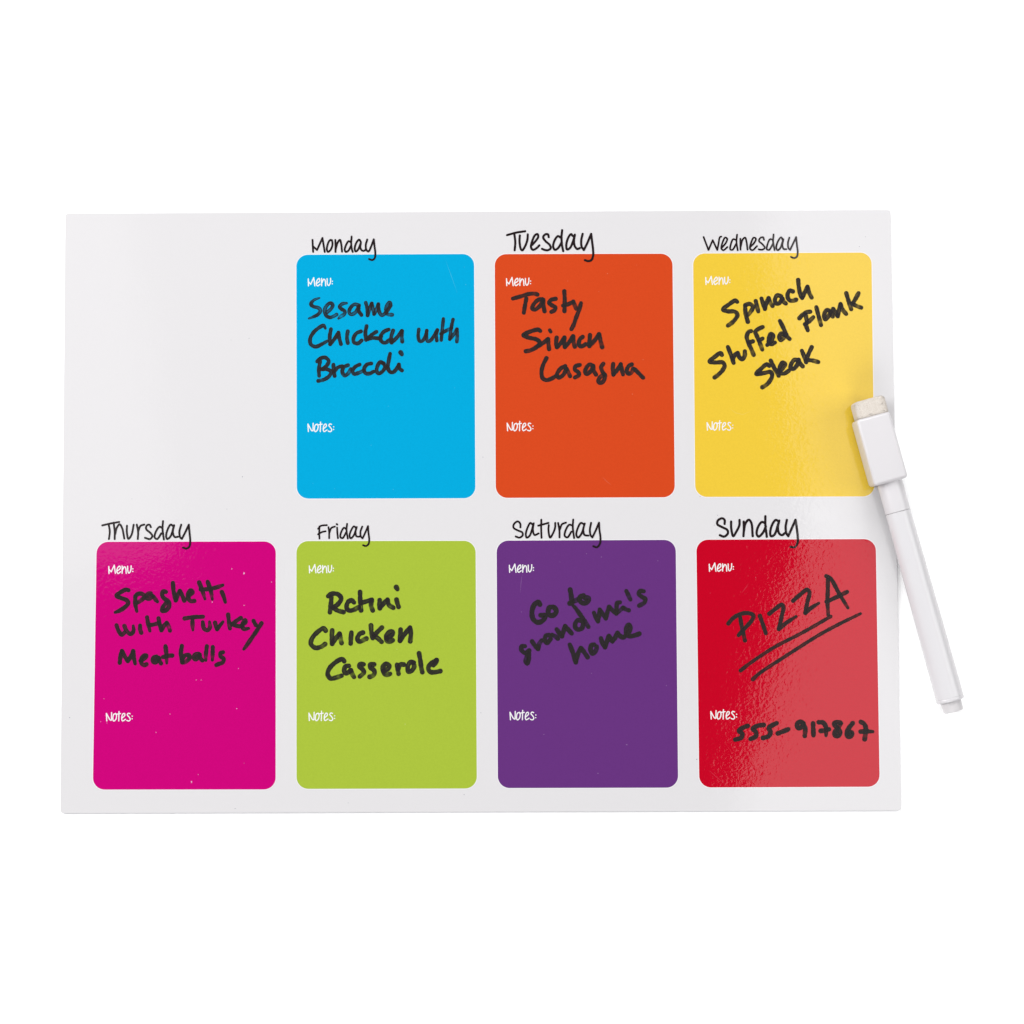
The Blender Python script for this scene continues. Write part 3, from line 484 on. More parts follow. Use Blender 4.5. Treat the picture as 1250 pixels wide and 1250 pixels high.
 ('sat', 'heading', 'Saturday', [[[(15.01,-6.83,0.74),(14.93,-5.45,0.74),(14.03,-4.63,0.74),(12.67,-5.53,0.74),(12.46,-6.88,0.74),(14.02,-7.94,0.74),(15.67,-8.7,0.74),(15.81,-9.76,0.74),(14.6,-10.6,0.74),(13.25,-10.14,0.74)]],[[(19.5,-5.86,0.74),(18.69,-5.19,0.74),(17.78,-6.6,0.74),(16.96,-9.31,0.74),(17.31,-10.61,0.74),(18.37,-9.92,0.74),(19.9,-5.35,0.74)],[(19.9,-5.35,0.74),(19.58,-7.82,0.74),(20.18,-9.63,0.74),(21.68,-9.09,0.74)]],[[(22.7,-4.06,0.74),(22.63,-7.23,0.74),(22.73,-10.69,0.74)]],[[(21.55,-6.23,0.74),(23.36,-5.73,0.74),(25.32,-5.22,0.74)]],[[(25.4,-6.04,0.74),(25.3,-8.15,0.74),(25.89,-10.62,0.74),(26.8,-9.36,0.74),(27.71,-7.1,0.74),(27.81,-5.23,0.74)]],[[(28.87,-5.3,0.74),(29.3,-7.86,0.74),(29.35,-10.57,0.74)]],[[(29.42,-7.8,0.74),(30.28,-5.76,0.74),(31.73,-5.16,0.74)]],[[(34.04,-6.23,0.74),(32.99,-5.92,0.74),(31.71,-7.72,0.74),(31.25,-9.98,0.74),(32.2,-10.59,0.74),(33.72,-8.48,0.74)]],[[(34.41,-4.06,0.74),(34.24,-6.98,0.74),(34.7,-10.81,0.74)]],[[(38.25,-5.73,0.74),(37.26,-5.28,0.74),(36.14,-6.99,0.74),(35.52,-9.7,0.74),(36.11,-10.66,0.74),(37.33,-9.41,0.74),(38.62,-5.49,0.74)],[(38.62,-5.49,0.74),(38.09,-7.9,0.74),(38.53,-9.71,0.74),(39.94,-9.96,0.74)]],[[(40.97,-5.29,0.74),(40.5,-7.91,0.74),(40.78,-9.87,0.74),(41.38,-10.63,0.74)],[(41.38,-10.63,0.74),(42.45,-8.52,0.74),(43.89,-5.21,0.74)],[(43.89,-5.21,0.74),(44.02,-7.93,0.74),(44.39,-10.94,0.74),(44.13,-13.05,0.74),(43.01,-14.25,0.74),(41.75,-13.88,0.74)]]]),
 ('sat', 'hand', 'Go to', [[[(21.99,-35.13,1.87),(21.4,-34.23,1.87),(19.89,-35.33,1.87),(19.06,-38.03,1.87),(19.56,-40.58,1.87),(21.36,-41.73,1.87),(23.31,-40.75,1.87),(23.92,-39.25,1.87),(22.27,-39.09,1.87)]],[[(26.79,-36.05,1.87),(25.44,-36.35,1.87),(25.04,-38.2,1.87),(25.93,-39.26,1.87),(27.53,-38.67,1.87),(28.04,-37.38,1.87),(27.24,-36.27,1.87)]],[[(33.13,-29.78,1.87),(33.48,-31.94,1.87),(33.77,-34.35,1.87)]],[[(32.95,-34.79,1.87),(34.61,-33.99,1.87),(36.42,-33.22,1.87)]],[[(37.99,-31.9,1.87),(36.72,-32.62,1.87),(36.77,-34.06,1.87),(38.21,-34.76,1.87),(39.71,-33.92,1.87),(39.87,-32.87,1.87),(38.52,-32.72,1.87)]]]),
 ('sat', 'hand', "grandma's", [[[(16.45,-50.39,1.69),(15.25,-50.5,1.69),(15.16,-51.79,1.69),(16.65,-52.9,1.69),(18.0,-51.95,1.69)],[(18.0,-51.95,1.69),(17.84,-54.04,1.69),(17.77,-55.54,1.69),(17.23,-56.73,1.69),(16.69,-55.83,1.69),(17.24,-53.74,1.69)]],[[(19.07,-48.66,1.69),(20.26,-50.46,1.69),(21.24,-51.43,1.69)],[(21.24,-51.43,1.69),(21.67,-49.57,1.69),(22.58,-48.32,1.69)]],[[(25.29,-46.36,1.69),(24.09,-46.65,1.69),(23.78,-48.39,1.69),(24.55,-49.2,1.69),(25.88,-47.8,1.69)]],[[(26.43,-46.3,1.69),(27.63,-46.85,1.69),(28.46,-47.66,1.69)]],[[(28.09,-44.27,1.69),(29.13,-45.78,1.69),(30.03,-46.86,1.69)],[(30.03,-46.86,1.69),(30.64,-44.82,1.69),(31.19,-43.09,1.69)],[(31.19,-43.09,1.69),(32.44,-44.53,1.69),(33.57,-45.8,1.69)]],[[(37.62,-41.32,1.69),(35.82,-41.01,1.69),(34.79,-42.75,1.69),(35.5,-44.31,1.69),(37.24,-44.01,1.69),(37.79,-42.46,1.69)]],[[(33.85,-35.4,0.91),(34.74,-36.21,1.39),(36.68,-38.86,1.69),(38.46,-41.56,1.69),(39.71,-43.43,1.69)]]]),
 ('sat', 'hand', "ma's", [[[(41.79,-38.28,1.63),(42.52,-40.08,1.63),(43.26,-41.44,1.63)],[(43.26,-41.44,1.63),(43.64,-39.19,1.63),(43.9,-37.09,1.63)],[(43.9,-37.09,1.63),(45.08,-38.9,1.63),(46.12,-40.4,1.63)],[(46.12,-40.4,1.63),(46.65,-38.3,1.63),(47.35,-36.15,1.63)],[(47.35,-36.15,1.63),(48.4,-37.26,1.63),(49.29,-38.17,1.63)]],[[(51.36,-34.49,1.63),(50.37,-34.72,1.63),(50.05,-36.52,1.63),(49.95,-38.62,1.63)]],[[(50.19,-38.32,1.63),(51.4,-37.37,1.63),(52.55,-36.47,1.63)]],[[(52.46,-36.47,1.63),(53.5,-37.08,1.63),(54.55,-37.44,1.63)]],[[(53.71,-30.38,1.63),(54.44,-31.89,1.63),(55.18,-33.48,1.63)]],[[(60.1,-30.5,1.63),(58.72,-30.41,1.63),(58.26,-31.46,1.63),(59.4,-32.51,1.63),(60.68,-33.42,1.63),(60.19,-34.71,1.63),(58.38,-35.75,1.63)]]]),
 ('sat', 'hand', 'home', [[[(32.86,-49.92,1.75),(33.89,-52.62,1.75),(35.0,-56.36,1.75)],[(35.0,-56.36,1.75),(35.83,-53.23,1.75),(36.9,-51.2,1.75)],[(36.9,-51.2,1.75),(38.09,-52.64,1.75),(39.33,-54.5,1.75)]],[[(41.76,-49.9,1.75),(40.86,-50.11,1.75),(40.43,-52.05,1.75),(41.14,-53.19,1.75),(42.59,-51.76,1.75),(42.66,-50.63,1.75)]],[[(44.27,-47.64,1.75),(44.86,-49.38,1.75),(45.74,-50.88,1.75)],[(45.74,-50.88,1.75),(46.51,-48.79,1.75),(47.21,-46.76,1.75)],[(47.21,-46.76,1.75),(47.72,-47.75,1.75),(48.46,-48.74,1.75)],[(48.46,-48.74,1.75),(49.52,-47.31,1.75),(50.37,-45.66,1.75)],[(50.37,-45.66,1.75),(51.03,-46.56,1.75),(52.28,-47.32,1.75),(53.73,-46.28,1.75),(55.1,-44.04,1.75),(54.6,-42.69,1.75),(53.66,-43.88,1.75),(53.64,-46.13,1.75),(54.92,-46.88,1.75),(57.03,-46.5,1.75),(58.38,-46.0,1.75)]]]),
 ('sun', 'heading', 'Sunday', [[[(90.03,-5.88,0.88),(90.04,-4.46,0.88),(89.15,-3.82,0.88),(87.54,-4.66,0.88),(87.38,-6.01,0.88),(89.11,-7.08,0.88),(90.99,-8.14,0.88),(91.19,-9.35,0.88),(89.82,-10.55,0.88),(88.23,-10.03,0.88)]],[[(92.44,-5.04,0.88),(92.45,-7.54,0.88),(93.14,-10.41,0.88),(94.21,-8.91,0.88),(95.44,-6.41,0.88),(95.52,-4.45,0.88)]],[[(97.05,-5.06,0.88),(97.08,-7.57,0.88),(96.9,-10.43,0.88)]],[[(97.07,-8.62,0.88),(97.7,-5.76,0.88),(98.92,-4.41,0.88),(99.82,-5.47,0.88),(100.3,-10.44,0.88)]],[[(104.78,-5.64,0.88),(103.73,-5.24,0.88),(102.2,-7.29,0.88),(101.78,-9.7,0.88),(102.46,-10.6,0.88),(104.14,-9.1,0.88),(105.16,-6.85,0.88)]],[[(105.05,-3.14,0.88),(104.99,-6.09,0.88),(105.47,-10.68,0.88)]],[[(109.67,-4.91,0.88),(108.86,-4.51,0.88),(107.64,-5.96,0.88),(106.76,-8.82,0.88),(106.98,-10.47,0.88),(108.19,-10.03,0.88),(110.12,-4.76,0.88)],[(110.12,-4.76,0.88),(109.58,-7.32,0.88),(110.0,-9.43,0.88),(111.04,-10.13,0.88),(112.11,-9.38,0.88)]],[[(112.92,-4.53,0.88),(112.44,-7.03,0.88),(112.71,-9.45,0.88),(113.36,-10.5,0.88)],[(113.36,-10.5,0.88),(114.53,-7.95,0.88),(116.09,-4.49,0.88)],[(116.09,-4.49,0.88),(116.5,-7.35,0.88),(116.82,-10.67,0.88),(116.72,-13.08,0.88),(115.65,-14.58,0.73),(114.15,-14.42,0.88)]]]),
 ('sun', 'hand', 'PIZZA', [[[(90.97,-42.46,1.57),(92.79,-40.46,1.57),(95.51,-38.98,1.57),(98.52,-38.69,1.57),(100.25,-39.6,1.57),(99.54,-41.39,1.57),(97.26,-43.93,1.57),(94.67,-46.76,1.57)]],[[(95.35,-40.17,1.57),(95.91,-43.62,1.57),(96.99,-48.66,1.57)]],[[(102.56,-39.7,1.57),(103.72,-43.06,1.57),(104.67,-46.06,1.57)]],[[(106.02,-38.93,1.57),(108.29,-37.18,1.57),(110.63,-35.6,1.57),(111.22,-36.35,1.57),(110.51,-40.09,1.57),(109.46,-44.53,1.57)],[(109.46,-44.53,1.57),(112.28,-42.26,1.57),(115.85,-39.97,1.15)]],[[(114.79,-34.26,1.57),(117.22,-32.17,1.57),(119.95,-30.24,1.57),(120.84,-30.99,1.57),(120.04,-34.74,1.57),(119.23,-38.69,1.57)],[(119.23,-38.69,1.57),(121.36,-36.91,1.57),(124.24,-35.12,1.09)]]]),
 ('sun', 'hand', 'A', [[[(127.08,-25.22,1.57),(128.72,-26.22,1.57),(131.65,-31.49,1.57),(134.87,-36.91,1.21)]],[[(127.67,-26.21,1.57),(127.61,-30.27,1.57),(127.4,-34.47,1.57),(127.63,-39.42,1.33)]],[[(127.1,-34.62,1.57),(131.03,-32.84,1.57),(134.66,-31.05,1.57)]]]),
 ('sun', 'hand', 'underline', [[[(95.27,-59.63,1.57),(98.6,-57.1,1.33),(107.67,-51.22,1.33),(118.24,-45.82,1.33),(128.52,-40.03,1.33)]],[[(99.73,-62.85,1.51),(102.15,-60.71,1.33),(110.61,-55.22,1.33),(124.22,-46.75,1.33),(131.78,-42.74,1.33),(139.5,-39.03,1.09)]]]),
 ('sun', 'hand', '555-', [[[(97.67,-79.8,1.76),(96.08,-80.37,1.76),(94.44,-81.67,1.76),(95.66,-82.67,1.76),(95.12,-84.11,1.76),(93.01,-84.76,1.76)]],[[(103.47,-79.49,1.76),(101.36,-79.77,1.76),(99.55,-80.91,1.76),(100.67,-82.17,1.76),(100.47,-83.69,1.76),(98.61,-84.57,1.76)]],[[(108.21,-78.85,1.76),(106.62,-79.63,1.76),(105.24,-80.75,1.76),(105.94,-81.93,1.76),(105.26,-83.56,1.76),(103.2,-84.2,1.76)]],[[(108.56,-82.6,1.76),(110.28,-81.96,1.76),(112.45,-81.1,1.76)]]]),
 ('sun', 'hand', '917867', [[[(118.04,-78.98,1.76),(116.86,-78.32,1.76),(115.72,-79.23,1.76),(116.04,-80.72,1.76),(117.23,-80.42,1.76),(117.98,-79.24,1.76)],[(117.98,-79.24,1.76),(118.62,-80.68,1.76),(118.42,-83.56,1.76)]],[[(121.52,-78.99,1.76),(121.56,-81.22,1.76),(121.61,-83.32,1.76)]],[[(123.57,-78.61,1.76),(125.15,-78.75,1.76),(126.23,-80.46,1.76),(126.19,-83.47,1.22)]],[[(124.27,-81.76,1.76),(125.9,-81.56,1.76),(127.28,-81.17,1.76)]],[[(131.47,-78.78,1.76),(130.16,-78.59,1.76),(129.23,-79.21,1.76),(130.13,-80.47,1.76),(131.29,-82.05,1.76),(130.82,-83.49,1.76),(129.61,-83.56,1.76),(129.36,-82.44,1.76),(130.39,-81.0,1.76),(132.0,-78.96,1.06)]],[[(136.0,-78.98,1.76),(134.6,-80.76,1.76),(133.73,-82.85,1.76),(134.29,-83.9,1.76),(135.56,-83.38,1.76),(135.63,-82.33,1.76),(134.31,-82.46,1.76)]],[[(138.98,-78.55,1.76),(140.15,-79.26,1.76),(140.78,-81.05,1.76),(140.28,-84.84,1.76)]],[[(138.79,-82.09,1.76),(141.17,-81.97,1.76),(143.27,-82.11,1.22)]]]),
 ('mon', 'caption', 'Menu:', [[[(-63.07,85.64,0.41),(-62.98,83.04,0.41)]],[[(-62.98,84.57,0.41),(-62.16,83.64,0.41)],[(-62.16,83.64,0.41),(-61.04,86.09,0.41)],[(-61.04,86.09,0.41),(-60.61,83.03,0.41)]],[[(-60.04,83.88,0.41),(-58.83,84.85,0.41),(-59.04,85.77,0.41),(-59.65,85.32,0.41),(-60.1,83.79,0.41),(-59.64,83.02,0.41),(-58.67,83.63,0.41)]],[[(-58.13,85.77,0.41),(-58.13,83.08,0.41)]],[[(-58.07,84.08,0.41),(-57.31,85.52,0.41),(-56.86,85.15,0.41),(-56.61,83.07,0.41)]],[[(-56.1,85.7,0.41),(-55.94,83.62,0.41),(-55.52,83.13,0.41),(-54.88,84.22,0.41),(-54.8,85.81,0.41)]],[[(-54.19,84.74,0.41),(-54.13,84.68,0.41)]],[[(-54.22,83.79,0.41),(-54.16,83.73,0.41)]]]),
 ('mon', 'caption', 'Notes:', [[[(-63.11,31.66,0.4),(-62.95,28.89,0.4)]],[[(-62.99,31.46,0.4),(-61.61,29.18,0.4),(-61.17,29.24,0.4)]],[[(-61.18,31.95,0.4),(-61.21,29.18,0.4)]],[[(-59.64,31.55,0.4),(-60.33,31.35,0.4),(-60.72,29.67,0.4),(-60.42,28.84,0.4),(-59.73,29.27,0.4),(-59.34,30.85,0.4),(-59.74,31.65,0.4)]],[[(-58.46,32.34,0.4),(-58.55,28.87,0.4)]],[[(-59.24,31.35,0.4),(-57.86,31.6,0.4)]],[[(-57.43,29.81,0.4),(-56.29,30.94,0.4),(-56.44,31.59,0.4),(-56.98,31.5,0.4),(-57.47,29.85,0.4),(-57.17,28.86,0.4),(-56.05,29.45,0.4)]],[[(-54.41,31.49,0.4),(-55.0,31.69,0.4),(-55.4,31.13,0.4),(-54.71,30.24,0.4),(-54.31,29.44,0.4),(-54.8,28.81,0.4),(-55.59,29.05,0.4)]],[[(-53.62,30.63,0.4),(-53.58,30.59,0.4)]],[[(-53.66,29.64,0.4),(-53.62,29.6,0.4)]]]),
 ('tue', 'caption', 'Menu:', [[[(10.31,85.41,0.41),(10.38,82.8,0.41)]],[[(10.39,84.33,0.41),(11.21,83.41,0.41)],[(11.21,83.41,0.41),(12.34,85.86,0.41)],[(12.34,85.86,0.41),(12.75,82.79,0.41)]],[[(13.33,83.65,0.41),(14.55,84.62,0.41),(14.34,85.54,0.41),(13.73,85.08,0.41),(13.27,83.56,0.41),(13.72,82.79,0.41),(14.69,83.4,0.41)]],[[(15.25,85.54,0.41),(15.24,82.84,0.41)]],[[(15.3,83.85,0.41),(16.07,85.29,0.41),(16.52,84.92,0.41),(16.75,82.84,0.41)]],[[(17.28,85.47,0.41),(17.42,83.39,0.41),(17.84,82.89,0.41),(18.49,83.99,0.41),(18.59,85.58,0.41)]],[[(19.19,84.51,0.41),(19.25,84.45,0.41)]],[[(19.15,83.56,0.41),(19.21,83.5,0.41)]]]),
 ('tue', 'caption', 'Notes:', [[[(10.3,31.64,0.4),(10.45,28.86,0.4)]],[[(10.42,31.44,0.4),(11.79,29.15,0.4),(12.22,29.21,0.4)]],[[(12.24,31.93,0.4),(12.18,29.15,0.4)]],[[(13.77,31.52,0.4),(13.08,31.33,0.4),(12.68,29.64,0.4),(12.97,28.81,0.4),(13.66,29.24,0.4),(14.07,30.83,0.4),(13.67,31.62,0.4)]],[[(14.96,32.31,0.4),(14.84,28.84,0.4)]],[[(14.17,31.32,0.4),(15.55,31.57,0.4)]],[[(15.97,29.79,0.4),(17.12,30.91,0.4),(16.97,31.57,0.4),(16.44,31.47,0.4),(15.93,29.83,0.4),(16.23,28.84,0.4),(17.35,29.43,0.4)]],[[(19.0,31.46,0.4),(18.41,31.66,0.4),(18.01,31.11,0.4),(18.7,30.21,0.4),(19.09,29.42,0.4),(18.59,28.79,0.4),(17.8,29.03,0.4)]],[[(19.79,30.6,0.4),(19.83,30.56,0.4)]],[[(19.74,29.61,0.4),(19.78,29.57,0.4)]]]),
 ('wed', 'caption', 'Menu:', [[[(84.07,85.51,0.41),(84.13,82.91,0.41)]],[[(84.15,84.44,0.41),(84.95,83.52,0.41)],[(84.95,83.52,0.41),(86.1,85.96,0.41)],[(86.1,85.96,0.41),(86.49,82.9,0.41)]],[[(87.08,83.75,0.41),(88.3,84.73,0.41),(88.1,85.65,0.41),(87.49,85.19,0.41),(87.02,83.66,0.41),(87.46,82.89,0.41),(88.44,83.5,0.41)]],[[(89.01,85.64,0.41),(88.98,82.95,0.41)]],[[(89.05,83.96,0.41),(89.83,85.39,0.41),(90.28,85.02,0.41),(90.5,82.94,0.41)]],[[(91.04,85.57,0.41),(91.17,83.49,0.41),(91.59,83.0,0.41),(92.24,84.1,0.41),(92.35,85.69,0.41)]],[[(92.94,84.61,0.41),(93.0,84.55,0.41)]],[[(92.9,83.67,0.41),(92.96,83.6,0.41)]]]),
 ('wed', 'caption', 'Notes:', [[[(83.97,31.55,0.4),(84.1,28.77,0.4)]],[[(84.09,31.35,0.4),(85.44,29.07,0.4),(85.88,29.12,0.4)]],[[(85.91,31.84,0.4),(85.84,29.06,0.4)]],[[(87.44,31.44,0.4),(86.75,31.24,0.4),(86.34,29.56,0.4),(86.62,28.72,0.4),(87.32,29.16,0.4),(87.73,30.74,0.4),(87.35,31.54,0.4)]],[[(88.64,32.22,0.4),(88.5,28.75,0.4)]],[[(87.84,31.24,0.4),(89.22,31.49,0.4)]],[[(89.63,29.7,0.4),(90.79,30.83,0.4),(90.64,31.48,0.4),(90.11,31.38,0.4),(89.6,29.74,0.4),(89.88,28.75,0.4),(91.01,29.34,0.4)]],[[(92.67,31.37,0.4),(92.08,31.57,0.4),(91.68,31.02,0.4),(92.36,30.13,0.4),(92.75,29.33,0.4),(92.25,28.7,0.4),(91.46,28.94,0.4)]],[[(93.45,30.52,0.4),(93.49,30.48,0.4)]],[[(93.4,29.53,0.4),(93.44,29.49,0.4)]]]),
 ('thu', 'caption', 'Menu:', [[[(-136.06,-20.51,0.41),(-135.95,-23.06,0.41)]],[[(-135.96,-21.56,0.41),(-135.14,-22.47,0.41)],[(-135.14,-22.47,0.41),(-134.05,-20.07,0.41)],[(-134.05,-20.07,0.41),(-133.61,-23.07,0.41)]],[[(-133.04,-22.23,0.41),(-131.85,-21.28,0.41),(-132.06,-20.37,0.41),(-132.66,-20.82,0.41),(-133.1,-22.32,0.41),(-132.64,-23.08,0.41),(-131.69,-22.48,0.41)]],[[(-131.16,-20.38,0.41),(-131.14,-23.02,0.41)]],[[(-131.09,-22.03,0.41),(-130.35,-20.62,0.41),(-129.9,-20.99,0.41),(-129.64,-23.03,0.41)]],[[(-129.15,-20.45,0.41),(-128.98,-22.49,0.41),(-128.56,-22.98,0.41),(-127.94,-21.9,0.41),(-127.86,-20.33,0.41)]],[[(-127.25,-21.39,0.41),(-127.19,-21.45,0.41)]],[[(-127.27,-22.32,0.41),(-127.21,-22.38,0.41)]]]),
 ('thu', 'caption', 'Notes:', [[[(-136.52,-74.18,0.4),(-136.34,-76.91,0.4)]],[[(-136.4,-74.38,0.4),(-135.01,-76.62,0.4),(-134.58,-76.57,0.4)]],[[(-134.6,-73.9,0.4),(-134.62,-76.62,0.4)]],[[(-133.08,-74.3,0.4),(-133.76,-74.49,0.4),(-134.14,-76.14,0.4),(-133.84,-76.96,0.4),(-133.16,-76.53,0.4),(-132.78,-74.98,0.4),(-133.17,-74.2,0.4)]],[[(-131.91,-73.52,0.4),(-131.98,-76.93,0.4)]],[[(-132.68,-74.49,0.4),(-131.32,-74.25,0.4)]],[[(-130.87,-76.0,0.4),(-129.75,-74.9,0.4),(-129.91,-74.25,0.4),(-130.44,-74.35,0.4),(-130.91,-75.96,0.4),(-130.61,-76.94,0.4),(-129.5,-76.36,0.4)]],[[(-127.89,-74.36,0.4),(-128.48,-74.16,0.4),(-128.87,-74.7,0.4),(-128.18,-75.58,0.4),(-127.78,-76.36,0.4),(-128.27,-76.98,0.4),(-129.05,-76.75,0.4)]],[[(-127.11,-75.2,0.4),(-127.07,-75.24,0.4)]],[[(-127.14,-76.17,0.4),(-127.1,-76.21,0.4)]]]),
 ('fri', 'caption', 'Menu:', [[[(-62.5,-20.63,0.41),(-62.41,-23.19,0.41)]],[[(-62.41,-21.68,0.41),(-61.6,-22.59,0.41)],[(-61.6,-22.59,0.41),(-60.49,-20.19,0.41)],[(-60.49,-20.19,0.41),(-60.07,-23.2,0.41)]],[[(-59.5,-22.36,0.41),(-58.3,-21.4,0.41),(-58.51,-20.5,0.41),(-59.11,-20.95,0.41),(-59.56,-22.45,0.41),(-59.1,-23.2,0.41),(-58.14,-22.6,0.41)]],[[(-57.61,-20.5,0.41),(-57.6,-23.15,0.41)]],[[(-57.54,-22.16,0.41),(-56.79,-20.75,0.41),(-56.34,-21.11,0.41),(-56.1,-23.16,0.41)]],[[(-55.59,-20.57,0.41),(-55.44,-22.62,0.41),(-55.02,-23.1,0.41),(-54.39,-22.02,0.41),(-54.3,-20.46,0.41)]],[[(-53.7,-21.51,0.41),(-53.64,-21.57,0.41)]],[[(-53.73,-22.44,0.41),(-53.67,-22.5,0.41)]]]),
 ('fri', 'caption', 'Notes:', [[[(-62.57,-74.4,0.4),(-62.41,-77.13,0.4)]],[[(-62.46,-74.6,0.4),(-61.08,-76.85,0.4),(-60.65,-76.79,0.4)]],[[(-60.66,-74.12,0.4),(-60.69,-76.85,0.4)]],[[(-59.13,-74.52,0.4),(-59.82,-74.71,0.4),(-60.21,-76.36,0.4),(-59.91,-77.18,0.4),(-59.23,-76.76,0.4),(-58.84,-75.2,0.4),(-59.23,-74.42,0.4)]],[[(-57.96,-73.74,0.4),(-58.05,-77.15,0.4)]],[[(-58.74,-74.71,0.4),(-57.37,-74.47,0.4)]],[[(-56.94,-76.22,0.4),(-55.81,-75.12,0.4),(-55.97,-74.47,0.4),(-56.49,-74.57,0.4),(-56.98,-76.18,0.4),(-56.69,-77.16,0.4),(-55.57,-76.58,0.4)]],[[(-53.95,-74.58,0.4),(-54.54,-74.38,0.4),(-54.93,-74.93,0.4),(-54.24,-75.81,0.4),(-53.85,-76.59,0.4),(-54.34,-77.21,0.4),(-55.12,-76.97,0.4)]],[[(-53.17,-75.42,0.4),(-53.13,-75.46,0.4)]],[[(-53.21,-76.39,0.4),(-53.17,-76.43,0.4)]]]),
 ('sat', 'caption', 'Menu:', [[[(10.89,-20.75,0.41),(10.97,-23.31,0.41)]],[[(10.97,-21.81,0.41),(11.78,-22.71,0.41)],[(11.78,-22.71,0.41),(12.9,-20.31,0.41)],[(12.9,-20.31,0.41),(13.31,-23.32,0.41)]],[[(13.89,-22.48,0.41),(15.09,-21.52,0.41),(14.89,-20.62,0.41),(14.28,-21.07,0.41),(13.83,-22.57,0.41),(14.27,-23.32,0.41),(15.24,-22.73,0.41)]],[[(15.79,-20.63,0.41),(15.78,-23.27,0.41)]],[[(15.84,-22.28,0.41),(16.6,-20.87,0.41),(17.05,-21.23,0.41),(17.28,-23.28,0.41)]],[[(17.8,-20.69,0.41),(17.94,-22.74,0.41),(18.36,-23.22,0.41),(19.0,-22.14,0.41),(19.1,-20.58,0.41)]],[[(19.69,-21.64,0.41),(19.75,-21.7,0.41)]],[[(19.66,-22.57,0.41),(19.72,-22.63,0.41)]]]),
 ('sat', 'caption', 'Notes:', [[[(10.88,-74.45,0.4),(11.02,-77.17,0.4)]],[[(10.99,-74.64,0.4),(12.35,-76.89,0.4),(12.78,-76.83,0.4)]],[[(12.79,-74.16,0.4),(12.74,-76.89,0.4)]],[[(14.32,-74.56,0.4),(13.63,-74.75,0.4),(13.23,-76.4,0.4),(13.52,-77.22,0.4),(14.21,-76.8,0.4),(14.61,-75.24,0.4),(14.22,-74.46,0.4)]],[[(15.5,-73.79,0.4),(15.38,-77.19,0.4)]],[[(14.71,-74.76,0.4),(16.08,-74.51,0.4)]],[[(16.5,-76.26,0.4),(17.64,-75.16,0.4),(17.49,-74.51,0.4),(16.96,-74.61,0.4),(16.46,-76.22,0.4),(16.75,-77.2,0.4),(17.87,-76.62,0.4)]],[[(19.5,-74.62,0.4),(18.92,-74.42,0.4),(18.52,-74.97,0.4),(19.2,-75.85,0.4),(19.59,-76.63,0.4),(19.1,-77.25,0.4),(18.32,-77.01,0.4)]],[[(20.28,-75.46,0.4),(20.32,-75.5,0.4)]],[[(20.23,-76.44,0.4),(20.27,-76.48,0.4)]]]),
 ('sun', 'caption', 'Menu:', [[[(84.24,-20.7,0.41),(84.3,-23.25,0.41)]],[[(84.32,-21.75,0.41),(85.12,-22.65,0.41)],[(85.12,-22.65,0.41),(86.26,-20.25,0.41)],[(86.26,-20.25,0.41),(86.65,-23.26,0.41)]],[[(87.23,-22.42,0.41),(88.44,-21.47,0.41),(88.24,-20.56,0.41),(87.63,-21.01,0.41),(87.17,-22.51,0.41),(87.61,-23.27,0.41),(88.58,-22.67,0.41)]],[[(89.14,-20.57,0.41),(89.11,-23.21,0.41)]],[[(89.18,-22.22,0.41),(89.95,-20.81,0.41),(90.4,-21.18,0.41),(90.62,-23.22,0.41)]],[[(91.16,-20.64,0.41),(91.28,-22.68,0.41),(91.7,-23.17,0.41),(92.34,-22.09,0.41),(92.45,-20.52,0.41)]],[[(93.04,-21.58,0.41),(93.1,-21.64,0.41)]],[[(93.0,-22.51,0.41),(93.06,-22.57,0.41)]]]),
 ('sun', 'caption', 'Notes:', [[[(84.23,-74.52,0.4),(84.35,-77.24,0.4)]],[[(84.34,-74.71,0.4),(85.69,-76.96,0.4),(86.12,-76.9,0.4)]],[[(86.15,-74.23,0.4),(86.08,-76.96,0.4)]],[[(87.67,-74.63,0.4),(86.98,-74.82,0.4),(86.57,-76.47,0.4),(86.86,-77.29,0.4),(87.55,-76.87,0.4),(87.95,-75.31,0.4),(87.57,-74.53,0.4)]],[[(88.85,-73.86,0.4),(88.71,-77.26,0.4)]],[[(88.06,-74.83,0.4),(89.43,-74.58,0.4)]],[[(89.84,-76.33,0.4),(90.99,-75.23,0.4),(90.84,-74.59,0.4),(90.31,-74.68,0.4),(89.8,-76.29,0.4),(90.08,-77.27,0.4),(91.2,-76.69,0.4)]],[[(92.85,-74.69,0.4),(92.27,-74.49,0.4),(91.87,-75.04,0.4),(92.54,-75.92,0.4),(92.93,-76.7,0.4),(92.43,-77.32,0.4),(91.65,-77.08,0.4)]],[[(93.62,-75.53,0.4),(93.66,-75.57,0.4)]],[[(93.57,-76.51,0.4),(93.61,-76.55,0.4)]]]),
]
PANELS = {
 'mon': [(-67.49, 94.69), (-1.67, 94.71), (-1.47, 3.98), (-67.15, 4.13)],
 'tue': [(5.98, 94.61), (71.81, 94.48), (71.85, 4.01), (6.0, 4.07)],
 'wed': [(79.46, 94.51), (145.58, 94.62), (145.31, 3.98), (79.35, 4.1)],
 'thu': [(-140.58, -11.43), (-74.82, -11.58), (-74.64, -102.07), (-141.24, -101.82)],
 'fri': [(-67.24, -11.49), (-1.49, -11.7), (-1.33, -102.06), (-67.03, -101.9)],
 'sat': [(6.24, -11.67), (72.0, -11.67), (72.03, -102.1), (6.34, -101.94)],
 'sun': [(79.58, -11.65), (145.48, -11.7), (145.52, -102.09), (79.73, -102.08)],
}
BOARD_CORNERS = [(-153.12, 110.47), (152.82, 110.49), (153.17, -110.69), (-152.89, -110.27)]
